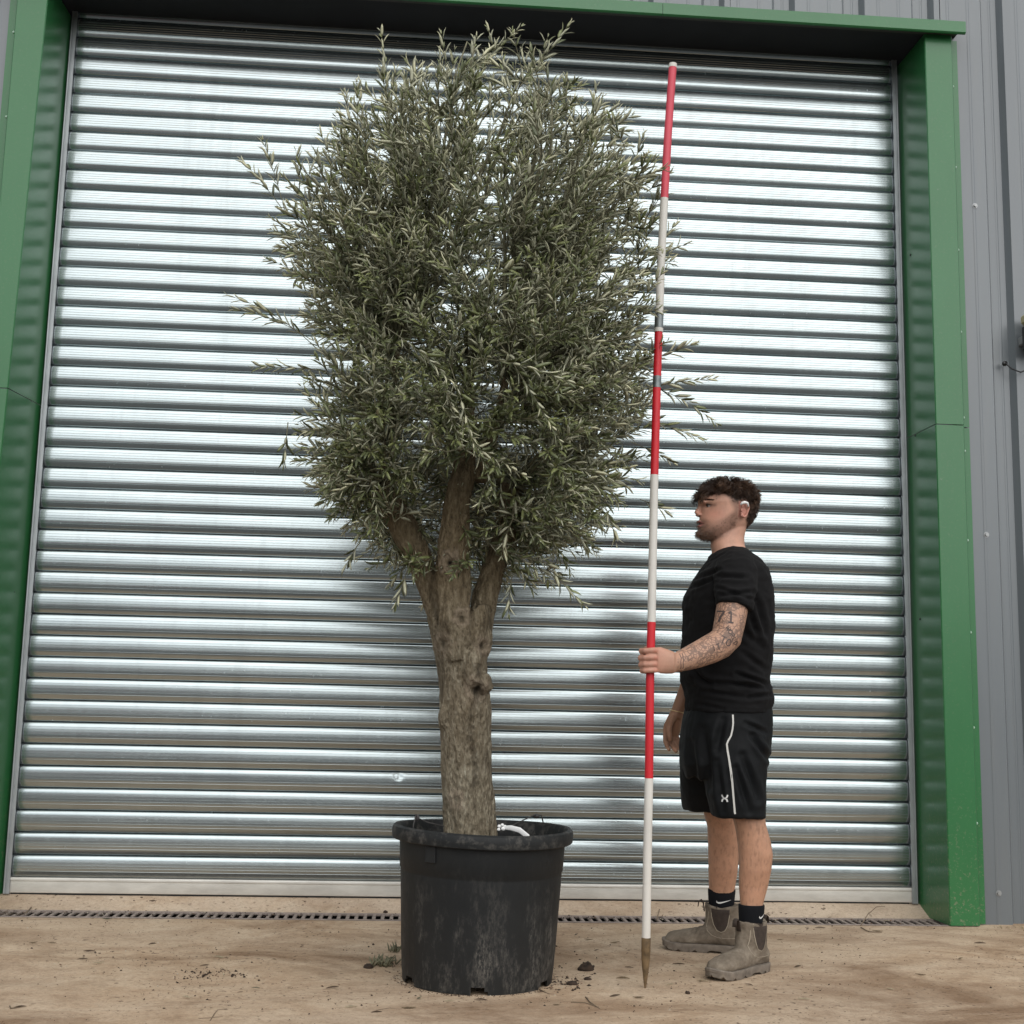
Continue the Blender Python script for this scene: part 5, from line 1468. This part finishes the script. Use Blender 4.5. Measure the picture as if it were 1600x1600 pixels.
        COL.objects.link(bt); bt.location = shaft; reparent(bt, pm)
        bt.empty_display_size = .05
        for p in parts:
            p.parent = bt; p.matrix_parent_inverse = Matrix.Translation(shaft).inverted()
    sn = Vector(W(1173, 1440, -1.64)); sn.z = 0
    sf = Vector(W(1128, 1420, -1.27)); sf.z = 0
    boot(sn, math.radians(37), 'near', 1.0)
    boot(sf, math.radians(-22), 'far', 5.0)
man()


# ------------------------------------------------------------------ what lies on the ground
def litter():
    R = random.Random(21)
    def gnd(px, py): return np.array(((lambda d: CP + d*(-CP[2]/d[2]))(RC.T @ np.array([(px-800)/FPX, (py-800)/FPX, 1.0]))))
    # crumbs of soil and grit: nobody could count them
    b = MB()
    def crumb(p, r):
        rr = [r*R.uniform(.6, 1.2) for _ in range(3)]
        v = [(p[0]+rr[0], p[1], p[2]+r*.3), (p[0], p[1]+rr[1], p[2]+r*.35), (p[0]-rr[0]*.9, p[1], p[2]+r*.3), (p[0], p[1]-rr[1]*.9, p[2]+r*.25), (p[0]+r*R.uniform(-.3, .3), p[1]+r*R.uniform(-.3, .3), p[2]+rr[2]*.95), (p[0], p[1], p[2]-r*.3)]
        b.add(v, [(0,1,4),(1,2,4),(2,3,4),(3,0,4),(1,0,5),(2,1,5),(3,2,5),(0,3,5)], 0 if R.random() < .75 else (1 if R.random() < .7 else 2))
    for cx, cy, sx, sy, n, r in ((300,1520,110,22,190,.0024),(330,1522,30,5,120,.003),(120,1495,110,30,150,.0024),(890,1535,22,10,120,.004),(905,1500,45,26,60,.0026),(600,1500,40,30,80,.0028),(760,1575,200,14,110,.0024),(1000,1545,60,25,120,.0024),(640,1545,60,14,60,.0022),(1350,1500,160,40,140,.0022),(200,1450,180,10,90,.0022),(1250,1452,160,8,60,.0022),(480,1560,160,30,130,.0022),(60,1418,60,8,70,.003),(1400,1425,40,8,25,.0028)):
        for _ in range(n):
            p = gnd(R.gauss(cx, sx), min(1700, R.gauss(cy, sy)))
            if p[1] > -0.02: continue
            crumb(p, r*R.choice((.5, .6, .7, .8, 1, 1, 1.4, 2.0)))
    for _ in range(420):
        x = R.uniform(.1, 4.15); cl_ = noise.noise(Vector((x*2.3, 4, 2)))
        if cl_ > -.1: crumb((x, R.uniform(-.63, -.47), .001), R.uniform(.002, .0065))
    for _ in range(420):
        a = R.uniform(0, 2*PI); crumb((PC.x + math.cos(a)*(.249 + abs(R.gauss(0, .012))), PC.y + math.sin(a)*(.249 + abs(R.gauss(0, .012))), 0.0), R.uniform(.001, .0035))
    for _ in range(4200):
        p = (R.uniform(-.8, 5.2), -R.uniform(.68, 2.9)**1.0, 0.001); crumb(p, R.uniform(.0008, .0022))
    o = b.build('grit', [MAT['soil'], plain('brown_grit', (0.17, 0.11, 0.07), .9), plain('pale_grit', (0.42, 0.37, 0.29), .9)], smooth=False); tag(o, kind='stuff')
    # clods of potting soil
    def clod(px, py, r, lab):
        p = gnd(px, py); m_ = MB(); m_.ball((0, 0, r[2]*.55), r, 18, 12); me = m_.mesh('soil_clod'); c = coords(me); n = normals(me)
        d = np.array([r[2]*(.55*noise.fractal(Vector(q)*70 + Vector((px, 0, 0)), .8, 2.1, 3)) for q in c]); set_coords(me, c + n*d[:, None])
        o = link('soil_clod', me, MAT['soil']); o.location = p; tag(o, lab, 'soil clod', 'clods of dark soil on the ground')
    clod(917, 1517, (.027, .020, .017), 'largest dark soil clod on the concrete right of the pot')
    clod(919, 1532, (.013, .011, .008), 'small dark soil clod just in front of the largest clod')
    clod(893, 1539, (.020, .012, .008), 'flat crumbled dark soil clod near the right foot of the pot')
    clod(575, 1514, (.018, .013, .010), 'brown soil clod left of the pot under the grassy tuft')
    clod(602, 1427, (.010, .008, .007), 'small soil clod on the drain edge just left of the pot')
    clod(1074, 1553, (.008, .007, .006), 'tiny dark clod on the concrete between pole tip and near boot')
    clod(52, 1410, (.011, .010, .010), 'olive brown pebble lying at the left end of the sill')
    # dry leaves and chips
    def dryleaf(seed):
        rr = random.Random(seed); L = 1.0; V = []; F = []; n = 5
        cur = rr.uniform(-.5, .8); w = rr.uniform(.14, .22)
        for i in range(n+1):
            t = i/n; ww = w*math.sin(PI*min(.98, max(.03, t)))**.8; z = .06 + cur*.22*(t-.5)**2*4*.5
            V += [(t-.5, -ww/2, z+.05*ww/w), (t-.5, 0, z), (t-.5, ww/2, z+.07*ww/w), (t-.5, 0, z-.02)]
        for i in range(n):
            a = i*4; c = a+4
            F += [(a, a+1, c+1, c), (a+1, a+2, c+2, c+1), (a, c, c+3, a+3), (a+3, c+3, c+2, a+2)]
        m_ = MB(); m_.add(V, F); return m_.mesh('fallen_leaf')
    mats = [MAT['dry_leaf'], plain('dark_brown_leaf', (0.085, 0.052, 0.030), .8, 0, .3), plain('pale_straw_leaf', (0.46, 0.39, 0.26), .8, 0, .2), plain('grey_green_leaf', (0.14, 0.14, 0.085), .7, 0, .3)]
    kinds = {0: 'tan', 1: 'dark brown', 2: 'pale straw coloured', 3: 'grey green'}
    mm = {}
    for k in range(4):
        for j in range(3):
            me = dryleaf(k*7+j); me.materials.append(mats[k]); mm[k, j] = me
    spots = [(340,1497,2,0),(345,1498,2,60),(155,1507,2,20),(290,1560,2,-30),(350,1525,2,-40),(320,1510,1,0),(280,1479,2,50),(240,1476,1,30),(140,1488,1,-5),(130,1500,1,5),(80,1475,0,10),(50,1475,0,30),(165,1438,3,-10),(30,1575,1,10),(1393,1547,2,-30),(1255,1563,2,0),(1100,1534,2,60),(1096,1535,0,40),(1060,1508,1,5),(985,1513,1,0),(1045,1540,2,5),(1055,1538,1,25),(1170,1540,1,-10),(960,1475,0,15),(965,1540,1,30),(975,1530,0,0),(700,1566,2,-5),(655,1562,3,20),(750,1564,1,0),(845,1550,1,-30),(930,1486,1,20),(590,1583,1,5),(640,1578,0,8),(870,1572,0,10),(1000,1561,0,-10),(960,1558,1,20),(1245,1512,1,10),(1440,1525,0,-10),(1500,1500,0,20),(1530,1475,1,0),(1280,1451,1,-10),(1370,1457,0,0),(1385,1440,2,0),(1220,1470,0,15),(470,1480,1,30),(430,1500,0,-20),(400,1545,3,0),(520,1545,1,10),(550,1575,2,20),(900,1462,1,20),(920,1470,0,-10),(985,1455,0,30),(1050,1470,1,0),(1440,1400,1,0)]
    marks = [('the pot', (745, 1540), 130), ('the pole tip', (1008, 1545), 12), ('the near boot', (1150, 1530), 50), ('the far boot', (1080, 1485), 50), ('the right jamb foot', (1505, 1448), 30),
             ('the soil clods', (905, 1525), 25), ('the drain\'s left end', (60, 1430), 40), ('the hooked twig', (27, 1576), 15), ('the bottom edge twigs', (338, 1590), 20), ('the arching drain twig', (1365, 1445), 20), ('the dark soil stain', (315, 1521), 40)]
    def where(px, py):
        best = min(marks, key=lambda m_: math.hypot(max(0, abs(px-m_[1][0]) - m_[2]), 2.2*(py-m_[1][1])))
        dx = px - best[1][0]; dy_ = 2.2*(py - best[1][1])
        if abs(dx) <= best[2]*1.1 or abs(dy_) > abs(dx) - best[2]*.5: d = 'in front of ' if dy_ > 0 else 'behind '
        else: d = 'left of ' if dx < 0 else 'right of '
        return d + best[0], math.hypot(dx, dy_)
    seen = {}
    rows = []
    for px, py, k, ang in spots:
        w_, dist = where(px, py); seen.setdefault((k, w_), []).append(dist); rows.append((px, py, k, ang, w_, dist))
    order = ['nearest', 'second nearest', 'third nearest', 'fourth nearest', 'fifth nearest', 'sixth nearest', 'seventh nearest']
    for px, py, k, ang, w_, dist in rows:
        o = bpy.data.objects.new('fallen_leaf', mm[k, R.randrange(3)]); COL.objects.link(o)
        p = gnd(px + R.uniform(-2, 2), py); o.location = (p[0], p[1], .002); s_ = R.uniform(.022, .046); o.scale = (s_, s_, s_)
        o.rotation_euler = (0, 0, math.radians(ang*2.2 + R.uniform(-25, 25)))
        lst = sorted(seen[k, w_]); n_ = lst.index(dist)
        lab = kinds[k] + ' fallen leaf ' + w_ if len(lst) == 1 else kinds[k] + ' fallen leaf ' + w_ + ', ' + order[n_] + ' of that colour'
        tag(o, lab, 'leaf', 'dry leaves fallen on the concrete')
    # dry twigs
    def twig(pts, r, lab):
        m_ = MB(); q = [Vector(gnd(a, b_)) + Vector((0, 0, h)) for a, b_, h in pts]
        m_.tube(q, [r*(1-.5*i/len(q)) for i in range(len(q))], 6)
        tag(m_.build('twig', plain('dry_twig', (0.155, 0.115, 0.075), .85, 0, .3)), lab, 'twig', 'dry twigs on the ground')
    twig([(1345,1447,.002),(1356,1440,.030),(1370,1432,.042),(1383,1431,.040)], .0020, 'thin bent twig arching over the right part of the drain')
    twig([(1345,1450,.003),(1358,1457,.003),(1378,1458,.004)], .0022, 'short curved twig in front of the drain on the right')
    twig([(40,1428,.002),(52,1418,.012),(60,1405,.02),(59,1401,.024)], .0022, 'crooked dry twig standing at the left end of drain')
    twig([(15,1574,.004),(17,1577,.003),(25,1576,.003),(37,1573,.003)], .0020, 'hooked dry twig on the concrete at bottom left')
    twig([(328,1597,.002),(335,1586,.004),(340,1580,.003),(354,1578,.003)], .0018, 'long forked looking twig at the bottom edge left of pot')
    twig([(310,1593,.002),(330,1592,.003),(348,1590,.002)], .0016, 'straight dry twig crossing the twig at the bottom edge')
    twig([(365,1578,.002),(376,1576,.002)], .0016, 'very short twig right of the bottom edge twigs')
    twig([(588,1580,.002),(610,1577,.004),(632,1580,.002)], .0014, 'fine long twig on the concrete in front of pot left')
    twig([(892,1567,.002),(915,1569,.004),(935,1575,.002)], .0020, 'dry twig on the concrete front right of the pot')
    twig([(915,1559,.002),(922,1569,.006),(937,1577,.002)], .0022, 'pale dry twig crossing another front right of pot')
    twig([(1026,1440,.004),(1030,1430,.02),(1034,1422,.03)], .0022, 'small twig sticking up from the drain behind the pole')
    twig([(1034,1434,.004),(1044,1418,.01),(1054,1411,.016)], .0012, 'hair thin stalk leaning on the sill behind the pole')
    twig([(846,1549,.002),(858,1554,.002)], .0022, 'short brown twig touching the shade at right of the pot base')
    # grassy olive prunings by the pot
    def tuft(px, py, n, hmax, spread, lab, mat, seed):
        rr = random.Random(seed); m_ = MB(); c = Vector(gnd(px, py))
        for _ in range(n):
            a = rr.uniform(0, 2*PI); st = c + Vector((rr.gauss(0, spread*.35), rr.gauss(0, spread*.3), 0.002))
            L = rr.uniform(.5, 1)*hmax; lean = rr.uniform(.2, 1.2)
            d = Vector((math.cos(a)*lean, math.sin(a)*lean, 1)).normalized()
            q = [st, st + d*L*.5, st + d*L + Vector((math.cos(a), math.sin(a), -1.0))*L*.18*lean]
            m_.tube(q, [.0022, .0030, .0006], 4, flat=.3)
        o = m_.build('grass_tuft', mat); return tag(o, lab, 'grass')
    tuft(594, 1510, 46, .046, .065, 'grey green leafy tuft on the ground against left of pot', [MAT['greeng']], 4)
    tuft(618, 1488, 22, .040, .028, 'small leafy tuft pressed against the left side of pot', [MAT['greeng']], 9)
    m_ = MB(); rr = random.Random(8)
    for _ in range(260):
        x = 4.30 + 1.1*rr.random()**.8; y = -0.66 - abs(rr.gauss(0, .035)); a = rr.uniform(0, 2*PI); L = rr.uniform(.008, .030)
        d = Vector((math.cos(a), math.sin(a), rr.uniform(.05, .7))).normalized(); st = Vector((x, y, .002))
        m_.tube([st, st + d*L*.5 + Vector((0, 0, .002)), st + d*L], [.0013, .0012, .0005], 3)
    tag(m_.build('dry_grass', MAT['dryg']), kind='stuff')
    m_ = MB()
    for _ in range(160):
        x = -.3 + .55*rr.random(); y = -.60 + .5*rr.random()**2*1.0; a = rr.uniform(0, 2*PI); L = rr.uniform(.008, .030)
        d = Vector((math.cos(a), math.sin(a), rr.uniform(.02, .3))).normalized(); st = Vector((x, y, .003))
        m_.tube([st, st + d*L*.5 + Vector((0, 0, .002)), st + d*L], [.0013, .0012, .0005], 3)
    tag(m_.build('plant_debris', plain('brown_debris', (0.12, 0.085, 0.055), .9, 0, .4)), kind='stuff')
litter()
